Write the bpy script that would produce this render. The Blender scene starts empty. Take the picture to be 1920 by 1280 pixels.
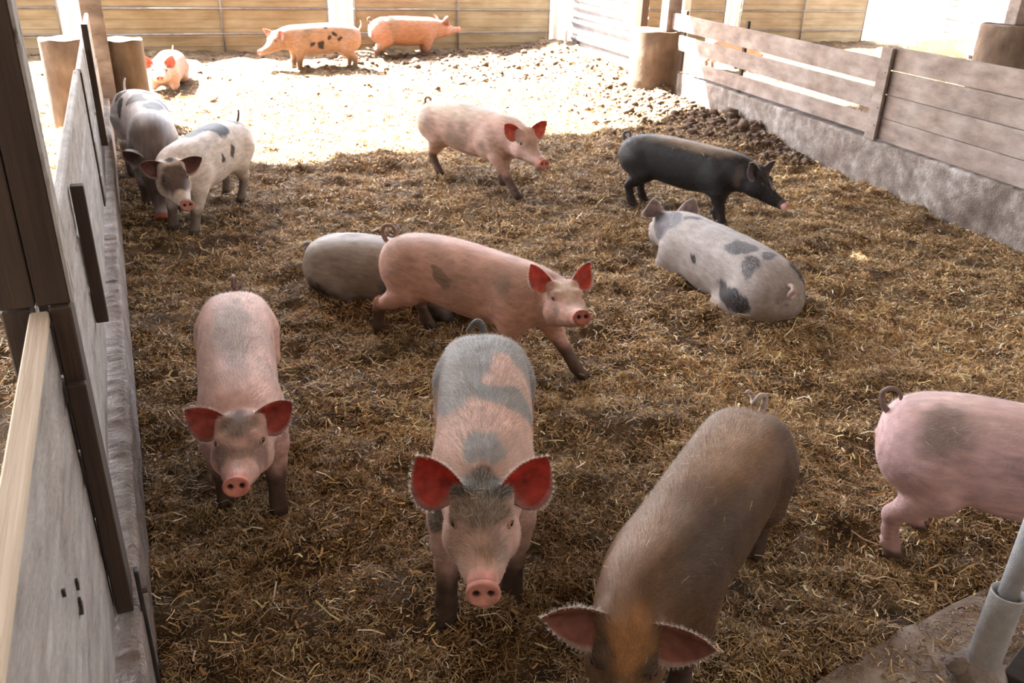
import bpy, math, random
import numpy as np
from mathutils import Matrix, Vector

scene = bpy.context.scene
# ---------------------------------------------------------------- camera
CAM_F, CAM_H = 1560.0, 2.2                                  # focal length in pixels of the 1920 frame, eye height
_up = np.array([120, 3280, 1560.]); _up /= np.linalg.norm(_up)
_fw = np.array([184-960, 640+130, -CAM_F]); _fw -= _up*_fw.dot(_up); _fw /= np.linalg.norm(_fw)
_rt = np.cross(_fw, _up)
CAM_M = np.array([_rt, _fw, _up])
cam_data = bpy.data.cameras.new('camera')
cam_data.sensor_width = 36; cam_data.lens = CAM_F/1920*36
cam_data.clip_start = .05; cam_data.clip_end = 500
cam_data.dof.use_dof = True; cam_data.dof.focus_distance = 3.0; cam_data.dof.aperture_fstop = 5.6
cam = bpy.data.objects.new('camera', cam_data); scene.collection.objects.link(cam)
cam.matrix_world = Matrix.Translation((0, 0, CAM_H)) @ Matrix(CAM_M.tolist()).to_4x4()
scene.camera = cam
def project(p):
    c = (np.asarray(p, float)-np.array([0, 0, CAM_H])) @ CAM_M
    d = np.maximum(-c[..., 2], 1e-3)
    return 960+CAM_F*c[..., 0]/d, 640-CAM_F*c[..., 1]/d, -c[..., 2]

# ---------------------------------------------------------------- sky, sun, exposure
SUN_EL = math.atan(1.134); SUN_H = np.array([-.48, .877])
world = bpy.data.worlds.new('sky'); scene.world = world; world.use_nodes = True
nt = world.node_tree; nt.nodes.clear()
sky = nt.nodes.new('ShaderNodeTexSky'); sky.sky_type = 'NISHITA'; sky.sun_disc = False
sky.sun_elevation = SUN_EL; sky.sun_rotation = math.atan2(-.48, .877)
sky.air_density = 1.0; sky.dust_density = 3.0; sky.ozone_density = 1.0
bg = nt.nodes.new('ShaderNodeBackground'); bg.inputs['Strength'].default_value = SKY_S = 0.42
wo = nt.nodes.new('ShaderNodeOutputWorld')
hz = nt.nodes.new('ShaderNodeMix'); hz.data_type = 'RGBA'; hz.inputs[0].default_value = .40      # thin white summer haze
hz.inputs[7].default_value = (4.6, 4.3, 4.0, 1); nt.links.new(sky.outputs[0], hz.inputs[6]); nt.links.new(hz.outputs[2], bg.inputs[0]); nt.links.new(bg.outputs[0], wo.inputs[0])
sun_data = bpy.data.lights.new('sun', 'SUN'); sun_data.energy = 23.0; sun_data.angle = math.radians(.6)
sun_data.color = (1, .93, .82)
sun = bpy.data.objects.new('sun', sun_data); scene.collection.objects.link(sun)
_s = Vector((-.48*math.cos(SUN_EL), .877*math.cos(SUN_EL), math.sin(SUN_EL))).normalized()
sun.rotation_euler = _s.to_track_quat('Z', 'Y').to_euler(); sun.location = (-4, 10, 9)
vs = scene.view_settings
vs.view_transform = 'Standard'; vs.look = 'None'; vs.gamma = 1.0; vs.use_curve_mapping = False
vs.exposure = 2.40
scene.cycles.use_denoising = True
scene.cycles.max_bounces = 8; scene.cycles.diffuse_bounces = 5; scene.cycles.glossy_bounces = 2
scene.cycles.transmission_bounces = 4; scene.cycles.transparent_max_bounces = 6
scene.cycles.caustics_reflective = False; scene.cycles.caustics_refractive = False
scene.cycles.sample_clamp_indirect = 8

# ---------------------------------------------------------------- helpers
COL = scene.collection
def mesh_np(name, V, F, mat=None, parent=None, colors=None, smooth=True, link=True, rest=None):
    """V (n,3), F (m,k) same-size faces, or a list of ragged faces"""
    me = bpy.data.meshes.new(name)
    V = np.ascontiguousarray(V, np.float32)
    if isinstance(F, np.ndarray):
        m, k = F.shape
        me.vertices.add(len(V)); me.vertices.foreach_set('co', V.ravel())
        me.loops.add(m*k); me.loops.foreach_set('vertex_index', np.ascontiguousarray(F, np.int32).ravel())
        me.polygons.add(m); me.polygons.foreach_set('loop_start', np.arange(0, m*k, k, dtype=np.int32))
        me.update(calc_edges=True)
    else:
        me.from_pydata(V.tolist(), [], [list(f) for f in F]); me.update()
    me.polygons.foreach_set('use_smooth', np.full(len(me.polygons), smooth, bool))
    if colors is not None:
        a = me.color_attributes.new('Col', 'FLOAT_COLOR', 'POINT')
        c = np.ones((len(V), 4), np.float32); c[:, :3] = colors; a.data.foreach_set('color', c.ravel())
    if rest is not None:
        a = me.attributes.new('rest', 'FLOAT_VECTOR', 'POINT'); a.data.foreach_set('vector', np.ascontiguousarray(rest, np.float32).ravel())
    if mat: me.materials.append(mat)
    o = bpy.data.objects.new(name, me)
    if link: COL.objects.link(o)
    if parent: o.parent = parent
    return o
def tag(o, label=None, cat=None, group=None, kind=None):
    if label: o['label'] = label
    if cat: o['category'] = cat
    if group: o['group'] = group
    if kind: o['kind'] = kind
    return o
def empty(name, loc, label, cat, group=None):
    o = bpy.data.objects.new(name, None); COL.objects.link(o); o.location = loc
    o.empty_display_size = .1
    return tag(o, label, cat, group)
def box(name, p0, p1, z0, z1, th, mat, parent=None, bev=.004, origin=(0, 0, 0), side=0, tint=None):
    """board whose length runs p0 -> p1 in plan; side 0 centres the thickness, +1 puts it to the left of the run"""
    p0 = np.array(p0, float); p1 = np.array(p1, float); L = np.linalg.norm(p1-p0)
    ang = math.atan2(p1[1]-p0[1], p1[0]-p0[0]); c = (p0+p1)/2
    n = np.array([-(p1-p0)[1], (p1-p0)[0]])/L; c = c+n*side*th/2
    return block(name, (c[0], c[1], (z0+z1)/2), (L, th, z1-z0), ang, mat, parent, bev, origin)
def block(name, c, size, ang=0., mat=None, parent=None, bev=.004, origin=(0, 0, 0), rot=None, wob=0.):
    lx, ly, lz = [s/2 for s in size]; b = min(bev, lx*.4, ly*.4, lz*.4)
    V = []; idx = {}
    for sx in (-1, 1):
        for sy in (-1, 1):
            for sz in (-1, 1):
                for k in range(3):
                    d = [0, 0, 0]; 
                    v = [sx*(lx-b), sy*(ly-b), sz*(lz-b)]
                    v[k] = [sx*lx, sy*ly, sz*lz][k]
                    idx[(sx, sy, sz, k)] = len(V); V.append(v)
    F = []
    for k, (a, c2) in enumerate(((1, 2), (0, 2), (0, 1))):
        for s in (-1, 1):
            f = []
            for (u, w) in ((-1, -1), (1, -1), (1, 1), (-1, 1)):
                t = [0, 0, 0]; t[k] = s; t[a] = u; t[c2] = w
                f.append(idx[(*t, k)])
            F.append(f)
    for a in range(3):                                     # bevel strips along axis a
        k1, k2 = [q for q in range(3) if q != a]
        for s1 in (-1, 1):
            for s2 in (-1, 1):
                t0 = [0, 0, 0]; t1 = [0, 0, 0]; t0[a] = -1; t1[a] = 1
                t0[k1] = t1[k1] = s1; t0[k2] = t1[k2] = s2
                F.append([idx[(*t0, k1)], idx[(*t1, k1)], idx[(*t1, k2)], idx[(*t0, k2)]])
    for sx in (-1, 1):
        for sy in (-1, 1):
            for sz in (-1, 1):
                F.append([idx[(sx, sy, sz, 0)], idx[(sx, sy, sz, 1)], idx[(sx, sy, sz, 2)]])
    V = np.array(V, float)
    # consistent outward winding
    G = []
    for f in F:
        p = V[f]; nn = np.cross(p[1]-p[0], p[2]-p[0])
        G.append(f if np.dot(nn, p.mean(0)) > 0 else f[::-1])
    o = mesh_np(name, V, G, mat, parent, smooth=False)
    o.location = (c[0]-origin[0], c[1]-origin[1], c[2]-origin[2])
    o.rotation_euler = rot if rot else (0, 0, ang)
    return o
def tube_np(P, R, n=12, caps=True, sq=1.0):
    P = np.array(P, float); R = np.broadcast_to(np.array(R, float), (len(P),))
    T = np.gradient(P, axis=0); T /= np.linalg.norm(T, axis=1)[:, None]
    ref = np.array([0, 0, 1.]) if abs(T[0][2]) < .9 else np.array([1., 0, 0])
    V = []; nrm = np.cross(T[0], ref); nrm /= np.linalg.norm(nrm)
    a = np.linspace(0, 2*np.pi, n, endpoint=False)
    for i in range(len(P)):
        nrm = nrm-T[i]*nrm.dot(T[i]); nrm /= np.linalg.norm(nrm); b = np.cross(T[i], nrm)
        V.append(P[i]+R[i]*(np.cos(a)[:, None]*nrm+np.sin(a)[:, None]*b*sq))
    V = np.concatenate(V); F = []
    for i in range(len(P)-1):
        for j in range(n):
            k = (j+1) % n; F.append([i*n+j, i*n+k, (i+1)*n+k, (i+1)*n+j])
    if caps: F.append(list(range(n))[::-1]); F.append([(len(P)-1)*n+j for j in range(n)])
    return V, F
def tube(name, P, R, mat, parent=None, n=12, origin=(0, 0, 0), caps=True):
    V, F = tube_np(P, R, n, caps)
    o = mesh_np(name, V-np.array(origin), F, mat, parent)
    return o
def join_parts(L):
    V = []; F = []; k = 0
    for v, f in L:
        V.append(v); F += [[i+k for i in q] for q in f]; k += len(v)
    return np.concatenate(V), F
def _hash(i, j, k, s):
    h = (i*374761393+j*668265263+k*2147483647+s*974634777) & 0xffffffff
    h = ((h ^ (h >> 13))*1274126177) & 0xffffffff
    return ((h ^ (h >> 16)) & 0xffff)/65535.
def noise3(p, s=0):
    p = np.asarray(p, float); i = np.floor(p).astype(np.int64); f = p-i; f = f*f*(3-2*f); r = 0
    for a in (0, 1):
        for b in (0, 1):
            for c in (0, 1):
                w = (f[..., 0] if a else 1-f[..., 0])*(f[..., 1] if b else 1-f[..., 1])*(f[..., 2] if c else 1-f[..., 2])
                r = r+w*_hash(i[..., 0]+a, i[..., 1]+b, i[..., 2]+c, s)
    return r
def fbm(p, oct=3, s=0):
    p = np.asarray(p, float); r = 0; a = .5; t = 0
    for o in range(oct): r = r+a*noise3(p*2**o, s+o); t += a; a *= .5
    return r/t

# ---------------------------------------------------------------- materials
def new_mat(name):
    m = bpy.data.materials.new(name); m.use_nodes = True
    n = m.node_tree.nodes; l = m.node_tree.links
    return m, n, l, n['Principled BSDF']
def ramp(n, stops):
    r = n.new('ShaderNodeValToRGB')
    while len(r.color_ramp.elements) < len(stops): r.color_ramp.elements.new(.5)
    for e, (p, c) in zip(r.color_ramp.elements, stops): e.position = p; e.color = (*c, 1)
    return r
def mat_noise(name, stops, scale=(6, 6, 6), rough=.8, bump=.3, bscale=60, detail=6, metallic=0, coord='Object', dist=.01, extra=None):
    m, n, l, b = new_mat(name)
    tc = n.new('ShaderNodeTexCoord'); mp = n.new('ShaderNodeMapping'); mp.inputs['Scale'].default_value = scale
    l.new(tc.outputs[coord], mp.inputs[0])
    oi = n.new('ShaderNodeObjectInfo'); ad = n.new('ShaderNodeVectorMath'); ad.operation = 'ADD'
    mu = n.new('ShaderNodeMath'); mu.operation = 'MULTIPLY'; mu.inputs[1].default_value = 37.
    l.new(oi.outputs['Random'], mu.inputs[0]); l.new(mp.outputs[0], ad.inputs[0]); l.new(mu.outputs[0], ad.inputs[1])
    t = n.new('ShaderNodeTexNoise'); t.inputs['Scale'].default_value = 1; t.inputs['Detail'].default_value = detail; t.inputs['Roughness'].default_value = .62
    l.new(ad.outputs[0], t.inputs['Vector'])
    r = ramp(n, stops); l.new(t.outputs[0], r.inputs[0])
    out = r.outputs[0]
    if extra:                                             # second layer: (scale, stops as multiply)
        t2 = n.new('ShaderNodeTexNoise'); t2.inputs['Scale'].default_value = extra[0]; t2.inputs['Detail'].default_value = 4
        l.new(tc.outputs[coord], t2.inputs['Vector']); r2 = ramp(n, extra[1]); l.new(t2.outputs[0], r2.inputs[0])
        mx = n.new('ShaderNodeMix'); mx.data_type = 'RGBA'; mx.blend_type = 'MULTIPLY'; mx.inputs[0].default_value = 1
        l.new(out, mx.inputs[6]); l.new(r2.outputs[0], mx.inputs[7]); out = mx.outputs[2]
    l.new(out, b.inputs['Base Color'])
    b.inputs['Roughness'].default_value = rough; b.inputs['Metallic'].default_value = metallic
    if bump:
        t3 = n.new('ShaderNodeTexNoise'); t3.inputs['Scale'].default_value = bscale; t3.inputs['Detail'].default_value = 5
        mp3 = n.new('ShaderNodeMapping'); mp3.inputs['Scale'].default_value = tuple(s/max(scale) for s in scale)
        l.new(tc.outputs[coord], mp3.inputs[0]); l.new(mp3.outputs[0], t3.inputs['Vector'])
        bp = n.new('ShaderNodeBump'); bp.inputs['Strength'].default_value = bump; bp.inputs['Distance'].default_value = dist
        l.new(t3.outputs[0], bp.inputs['Height']); l.new(bp.outputs[0], b.inputs['Normal'])
    return m
M_wood = mat_noise('weathered_wood', [(.25, (.14, .105, .09)), (.5, (.25, .20, .175)), (.75, (.36, .30, .265))], (3.5, 9, 9), .85, .4, 90,
                   extra=(1.6, [(.3, (.62, .52, .46)), (.6, (1, 1, 1))]))
M_wood_grey = mat_noise('pale_grey_wood', [(.28, (.17, .145, .13)), (.45, (.34, .315, .295)), (.7, (.47, .445, .42))], (4, 15, 15), .8, .7, 120, 9,
                   extra=(2.5, [(.3, (.78, .72, .68)), (.6, (1, 1, 1))]))
M_wood_dark = mat_noise('dark_brown_wood', [(.3, (.030, .019, .013)), (.7, (.075, .047, .032))], (14, 14, 1.2), .85, .4, 60)
M_wood_lit_cream = mat_noise('fresh_cut_wood', [(.3, (.50, .38, .27)), (.7, (.68, .56, .43))], (1.2, 30, 30), .8, .3, 90)
M_conc = mat_noise('rough_concrete', [(.3, (.11, .085, .073)), (.5, (.21, .178, .158)), (.72, (.40, .365, .34))], (7, 7, 7), .92, .9, 55, 9,
                   extra=(1.3, [(.35, (.55, .48, .44)), (.62, (1, 1, 1))]), dist=.015)
M_ledge = mat_noise('pale_rough_concrete', [(.3, (.20, .17, .155)), (.5, (.34, .305, .285)), (.72, (.50, .47, .45))], (8, 8, 8), .92, .9, 60, 9, extra=(1.6, [(.35, (.7, .62, .58)), (.6, (1, 1, 1))]), dist=.015)
M_drum = mat_noise('rust_stained_concrete', [(.25, (.075, .05, .034)), (.5, (.14, .098, .068)), (.75, (.23, .17, .125))], (5, 5, 2.5), .85, .4, 40, 7,
                   extra=(2.2, [(.3, (.6, .5, .42)), (.65, (1, 1, 1))]))
M_sheet = mat_noise('dusty_cream_sheet', [(.25, (.22, .165, .10)), (.5, (.34, .28, .18)), (.75, (.43, .37, .265))], (1.5, 3, 9), .6, .15, 30,
                    extra=(.9, [(.3, (.72, .62, .5)), (.6, (1, 1, 1))]))
M_white = mat_noise('white_painted_steel', [(.3, (.62, .62, .62)), (.7, (.78, .78, .78))], (5, 5, 5), .5, .1, 40)
M_rib = mat_noise('weathered_ribbed_zinc', [(.3, (.16, .15, .155)), (.7, (.28, .27, .28))], (5, 5, 5), .5, .1, 40, metallic=.2)  # dull zinc, darkened further for the shadows between the rails
M_tube = mat_noise('dull_steel_tube', [(.3, (.18, .16, .15)), (.7, (.32, .29, .27))], (8, 8, 8), .55, .1, 40, metallic=.5)
M_galv = mat_noise('galvanised_steel', [(.3, (.36, .37, .38)), (.7, (.52, .53, .54))], (22, 22, 22), .6, .35, 160, metallic=.25)
M_iron = mat_noise('dark_iron', [(.3, (.018, .015, .014)), (.7, (.05, .04, .035))], (12, 12, 12), .6, .2, 60)
M_rust = mat_noise('rusty_iron', [(.3, (.06, .035, .025)), (.7, (.14, .08, .05))], (30, 30, 30), .8, .3, 90)
M_soil = mat_noise('straw_and_muck_bed', [(.3, (.050, .028, .014)), (.48, (.12, .075, .035)), (.62, (.23, .155, .075)), (.8, (.33, .24, .13))], (9, 9, 9), .95, 1, 120, 10,
                   extra=(.8, [(.35, (.7, .62, .55)), (.6, (1, 1, 1))]), dist=.02)
M_clod = mat_noise('dried_muck', [(.3, (.05, .032, .024)), (.7, (.16, .105, .07))], (20, 20, 20), .95, .8, 80)
M_slab = mat_noise('dusty_concrete_slab', [(.3, (.20, .15, .12)), (.5, (.33, .27, .225)), (.7, (.50, .44, .39))], (9, 9, 9), .9, .8, 70, 9)
M_speck_lit = mat_noise('dusty_lit_wood', [(.38, (.05, .04, .035)), (.45, (.30, .27, .25)), (.7, (.46, .43, .40))], (30, 30, 12), .9, .6, 90)
M_roof = mat_noise('roof_boards', [(.3, (.22, .19, .16)), (.7, (.34, .30, .26))], (1, 9, 9), .8, .1, 20)

def attr_mat(name, rough=.6, noise=.25, nscale=60, bump=.25, bscale=220, sheen=0., spec=.4, dist=.004, transl=None, streak=None):
    m, n, l, b = new_mat(name)
    a = n.new('ShaderNodeAttribute'); a.attribute_name = 'Col'
    rs = n.new('ShaderNodeAttribute'); rs.attribute_name = 'rest'
    mp = n.new('ShaderNodeMapping'); mp.inputs['Scale'].default_value = streak or (1, 1, 1)
    l.new(rs.outputs['Vector'], mp.inputs[0])
    t = n.new('ShaderNodeTexNoise'); t.inputs['Scale'].default_value = nscale; t.inputs['Detail'].default_value = 5
    l.new(mp.outputs[0], t.inputs['Vector'])
    r = ramp(n, [(.25, (1-noise,)*3), (.75, (1+noise*.6,)*3)]); l.new(t.outputs[0], r.inputs[0])
    mx = n.new('ShaderNodeMix'); mx.data_type = 'RGBA'; mx.blend_type = 'MULTIPLY'; mx.inputs[0].default_value = 1
    l.new(a.outputs['Color'], mx.inputs[6]); l.new(r.outputs[0], mx.inputs[7]); l.new(mx.outputs[2], b.inputs['Base Color'])
    b.inputs['Roughness'].default_value = rough; b.inputs['Specular IOR Level'].default_value = spec
    if sheen:
        b.inputs['Sheen Weight'].default_value = sheen; b.inputs['Sheen Roughness'].default_value = .4
        b.inputs['Sheen Tint'].default_value = (1, .95, .9, 1)
    if bump:
        t3 = n.new('ShaderNodeTexNoise'); t3.inputs['Scale'].default_value = bscale; t3.inputs['Detail'].default_value = 3
        l.new(mp.outputs[0], t3.inputs['Vector'])
        bp = n.new('ShaderNodeBump'); bp.inputs['Strength'].default_value = bump; bp.inputs['Distance'].default_value = dist
        l.new(t3.outputs[0], bp.inputs['Height']); l.new(bp.outputs[0], b.inputs['Normal'])
    if transl:
        tr = n.new('ShaderNodeBsdfTranslucent'); tr.inputs[0].default_value = (*transl[1], 1)
        if noise > .4:                                     # blood vessels and thicker gristle let less light through
            t5 = n.new('ShaderNodeTexNoise'); t5.inputs['Scale'].default_value = 34; t5.inputs['Detail'].default_value = 6; t5.inputs['Roughness'].default_value = .7
            l.new(rs.outputs['Vector'], t5.inputs['Vector']); r5 = ramp(n, [(.34, (.22, .25, .3)), (.52, (.8, .75, .7)), (.68, (1.15, 1.0, .9))]); l.new(t5.outputs[0], r5.inputs[0])
            m5 = n.new('ShaderNodeMix'); m5.data_type = 'RGBA'; m5.blend_type = 'MULTIPLY'; m5.inputs[0].default_value = 1
            m5.inputs[6].default_value = (*transl[1], 1); l.new(r5.outputs[0], m5.inputs[7]); l.new(m5.outputs[2], tr.inputs[0])
        ms = n.new('ShaderNodeMixShader'); ms.inputs[0].default_value = transl[0]
        out = n['Material Output']; l.new(b.outputs[0], ms.inputs[1]); l.new(tr.outputs[0], ms.inputs[2]); l.new(ms.outputs[0], out.inputs[0])
    return m
M_skin = attr_mat('pig_skin', .6, .3, 40, .4, 160, sheen=.05, spec=.25, streak=(.35, 1, 1))
M_ear = attr_mat('pig_ear_skin', .55, .55, 26, .3, 120, transl=(.40, (.50, .045, .028)))
M_hair = attr_mat('pig_bristle', .45, 0, 10, 0, transl=(.25, (.9, .85, .75)))
M_hairdark = M_hair
M_eye = attr_mat('pig_eye', .12, 0, 10, 0, spec=.7)
M_straw = attr_mat('straw', .6, 0, 10, 0, spec=.3)
# ---------------------------------------------------------------- pig geometry (plain numpy)
def S01(t):
    t = np.clip(t, 0, 1); return t*t*(3-2*t)

# profile of the pig from rump to snout: x, top z, bottom z, half width
PROF = np.array([
 (-.572,.475,.455,.012),(-.562,.535,.40,.055),(-.54,.578,.345,.098),(-.50,.612,.305,.132),(-.44,.638,.275,.156),
 (-.36,.656,.262,.170),(-.26,.667,.258,.174),(-.14,.670,.240,.174),(-.02,.667,.226,.173),(.10,.660,.222,.170),
 (.22,.655,.232,.166),(.32,.652,.250,.160),(.40,.645,.275,.148),(.48,.628,.305,.130),(.55,.606,.328,.115),
 (.61,.588,.340,.108),(.66,.570,.342,.104),(.71,.540,.338,.095),(.76,.502,.336,.080),(.81,.468,.338,.062),
 (.86,.446,.342,.049),(.905,.436,.346,.042),(.935,.431,.349,.040),(.950,.42,.36,.030),(.955,.395,.385,.010)])
PROF[:, 2] += .014*((PROF[:, 0] > -.5) & (PROF[:, 0] < .5))
def _cr(x, xs, ys):
    m = np.gradient(ys, xs)
    i = np.clip(np.searchsorted(xs, x)-1, 0, len(xs)-2)
    h = xs[i+1]-xs[i]; t = np.clip((x-xs[i])/h, 0, 1)
    return ((2*t**3-3*t**2+1)*ys[i]+(t**3-2*t**2+t)*h*m[i]+(-2*t**3+3*t**2)*ys[i+1]+(t**3-t**2)*h*m[i+1])

def leg_joints(dx, side, hind, hip_drop=0.):
    if hind:
        J = [(-.37,.088,.43,.118),(-.315,.108,.32,.088),(-.385,.112,.235,.054),(-.435,.108,.180,.037),(-.424,.106,.11,.030),(-.405,.106,.055,.033),(-.39,.106,.018,.034)]
        top = .42
    else:
        J = [(.33,.085,.42,.092),(.325,.108,.30,.070),(.32,.112,.225,.050),(.332,.108,.160,.039),(.330,.106,.10,.032),(.330,.106,.055,.034),(.345,.106,.018,.035)]
        top = .40
    out = []
    for x, y, z, r in J:
        f = max(0., 1-z/top)
        lift = 0.0
        out.append((x+dx*f, side*y, z+lift, r))
    return out

def deform(p, P):
    """canonical pig -> posed pig in its own frame (heading +x)"""
    p = np.asarray(p, float).copy(); x, y, z = p[..., 0], p[..., 1]*P.get('w', 1), p[..., 2]
    w = S01((z-.20)/.12)
    xe = np.where(x > .36, .36+(x-.36)*w, x)
    rest = x-xe
    t = np.linspace(-.75, 1.15, 381); dt = t[1]-t[0]
    th = P.get('bend', 0)*(S01((t+.5)/.85)-.5)+P.get('nyaw', 0)*S01((t-.42)/.24)
    ph = P.get('npitch', 0)*S01((t-.40)/.24)
    l = P.get('l', 1)
    ls = np.where(t < .45, l, 1.)
    dX = np.cos(th)*np.cos(ph)*ls*dt; dY = np.sin(th)*np.cos(ph)*ls*dt; dZ = np.sin(ph)*ls*dt
    def cum(d):
        c = np.concatenate([[0], np.cumsum((d[1:]+d[:-1])/2)]); return c-np.interp(0, t, c)
    cx, cy, cz = cum(dX), cum(dY), cum(dZ)
    it = lambda a: np.interp(xe, t, a)
    T, Ph = it(th), it(ph)
    q = np.empty_like(p)
    zz = z-.46
    q[..., 0] = it(cx)+rest*np.cos(T)-y*np.sin(T)-zz*np.sin(Ph)*np.cos(T)
    q[..., 1] = it(cy)+rest*np.sin(T)+y*np.cos(T)-zz*np.sin(Ph)*np.sin(T)
    q[..., 2] = .46+it(cz)+zz*np.cos(Ph)
    return q
def place(q, P):
    s = P.get('s', 1); c, n = math.cos(P['yaw']), math.sin(P['yaw'])
    q = q*s
    return np.stack([P['x']+q[..., 0]*c-q[..., 1]*n, P['y']+q[..., 0]*n+q[..., 1]*c, P.get('z', 0)+q[..., 2]], -1)
# ---------------------------------------------------------------- ground
NESTS = [(3.75, 3.95, 3.75, 4.75), (1.25, 5.85, 1.75, 5.15)]
def ground_h(x, y):
    p = np.stack([x, y, np.zeros_like(x)], -1)
    h = (fbm(p*1.1+3.1, 2, 5)-.5)*.10+(fbm(p*4.3, 3, 11)-.5)*.125+(fbm(p*14., 2, 17)-.5)*.03
    # heaps of muck along the foot of the far panels and the far end of the right wall
    far = S01((y-14.2)/3.2)
    h = h+far*(.10+.10*fbm(p*1.7+9, 2, 3))
    wx = P0[0]+(y-P0[1])*WD[0]/WD[1]
    near_r = np.exp(-((x-wx+.25)/.75)**2)*S01((y-7.3)/1.6)
    h = h+near_r*(.13+.18*(fbm(p*5, 3, 23)-.35))
    h = h*np.where(np.hypot(x, y) < .5, .5, 1)
    for (ax, ay, bx, by) in NESTS:                          # litter pushed up round the pigs that lie in it
        t = np.clip(((x-ax)*(bx-ax)+(y-ay)*(by-ay))/((bx-ax)**2+(by-ay)**2), 0, 1)
        dd = np.hypot(x-ax-t*(bx-ax), y-ay-t*(by-ay)); h = h+.085*np.exp(-((dd-.33)/.13)**2)*(.5+fbm(p*3, 2, 41))
    # the trodden edge by the slab in the near right corner
    d = slab_side(x, y)
    h = h*(1-.6*S01(d/.25))-.05*S01((d+.02)/.10)
    # left of the low wall the litter lies flat
    return h-.012
P0 = np.array([7.84, 10.16]); WD = np.array([-1.05, -5.82]); WD /= np.linalg.norm(WD); WN = np.array([-WD[1], WD[0]])   # right wall line; WN points away from the pen
if WN[0] < 0: WN = -WN
SL0 = np.array([1.78, 1.43]); SL1 = np.array([3.05, 1.55])
def slab_side(x, y):
    d = SL1-SL0; L = np.hypot(*d)
    return ((x-SL0[0])*d[1]-(y-SL0[1])*d[0])/L

def grid(x0, x1, y0, y1, step):
    nx = int((x1-x0)/step)+1; ny = int((y1-y0)/step)+1
    X, Y = np.meshgrid(np.linspace(x0, x1, nx), np.linspace(y0, y1, ny), indexing='ij')
    i = np.arange(nx*ny).reshape(nx, ny)
    F = np.stack([i[:-1, :-1], i[1:, :-1], i[1:, 1:], i[:-1, 1:]], -1).reshape(-1, 4)
    return X.ravel(), Y.ravel(), F
# one bedding surface, finer near the camera
xs = np.concatenate([np.arange(-9, -1, .12), np.arange(-1, 9.5, .03), np.arange(9.5, 26, .12)])
ys = np.concatenate([np.arange(-4, .8, .15), np.arange(.8, 9, .03), np.arange(9, 19, .05), np.arange(19, 60, 1.)])
X, Y = np.meshgrid(xs, ys, indexing='ij'); X = X.ravel(); Y = Y.ravel()
i = np.arange(len(xs)*len(ys)).reshape(len(xs), len(ys))
F = np.stack([i[:-1, :-1], i[1:, :-1], i[1:, 1:], i[:-1, 1:]], -1).reshape(-1, 4)
Z = ground_h(X, Y)
tag(mesh_np('floor', np.stack([X, Y, Z], 1), F, M_soil), kind='structure')

# slab in the near right corner
def poly_prism(name, pts, z0, z1, mat, parent=None):
    n = len(pts); V = [(x, y, z0) for x, y in pts]+[(x, y, z1) for x, y in pts]
    Fs = [list(range(n))[::-1], list(range(n, 2*n))]+[[k, (k+1) % n, n+(k+1) % n, n+k] for k in range(n)]
    return mesh_np(name, np.array(V), Fs, mat, parent, smooth=False)
rng = np.random.default_rng(5)
edge = [(1.1+.1*k+rng.normal(0, .008), 1.43+(1.1+.1*k-1.78)*.0945+rng.normal(0, .014)) for k in range(45)]
tag(poly_prism('slab', edge[::-1]+[(1.1, .1), (5.5, .1)], -.3, -.005, M_slab), 'dusty concrete slab scattered with chaff in the near right corner', 'concrete slab', kind='structure')

# ---------------------------------------------------------------- roof that shades the near half of the pen
ed = np.array([1, .17]); ed /= np.linalg.norm(ed); en = np.array([-ed[1], ed[0]])
RZ = 7.0; e0 = np.array([2.16, 9.2])+SUN_H*RZ/1.134
def roof_hole(gx, gy, lu, lv):                             # chink in the boards that lets the sun fall on (gx, gy)
    q = np.array([gx, gy])+SUN_H*RZ/1.134-e0; return (q@ed-lu/2, q@ed+lu/2, q@en-lv/2, q@en+lv/2)
HOLES = [roof_hole(.52, 5.35, .10, .07), roof_hole(5.3, 4.75, .16, .06), roof_hole(5.0, 4.95, .07, .05), roof_hole(.30, 5.0, .06, .05), roof_hole(4.75, 5.2, .06, .05), roof_hole(1.0, 6.6, .05, .05)]
us = sorted({-16., 26.}|{v for h in HOLES for v in h[:2]}); vs_ = sorted({-18., 0.}|{v for h in HOLES for v in h[2:]})
V = []; Fr = []
for zz in (RZ, RZ+.05):
    for u in us:
        for v in vs_: V.append([*(e0+ed*u+en*v), zz])
nu_, nv_ = len(us), len(vs_)
for a in range(nu_-1):
    for b in range(nv_-1):
        cu, cv = (us[a]+us[a+1])/2, (vs_[b]+vs_[b+1])/2
        if any(h[0] < cu < h[1] and h[2] < cv < h[3] for h in HOLES): continue
        k = a*nv_+b; m = nu_*nv_
        Fr.append([k, k+1, k+nv_+1, k+nv_]); Fr.append([m+k, m+k+nv_, m+k+nv_+1, m+k+1])
tag(mesh_np('ceiling', np.array(V), Fr, M_roof, smooth=False), kind='structure')
# unseen walls added behind the camera and on the right to cut ambient light
tag(block('wall_back', (4, -3.2, 3.5), (36, .15, 7.0), 0, M_roof), kind='structure')
tag(block('wall_east', (21.5, 3.5, 3.5), (.15, 13.2, 7.0), 0, M_roof), kind='structure')

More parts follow.
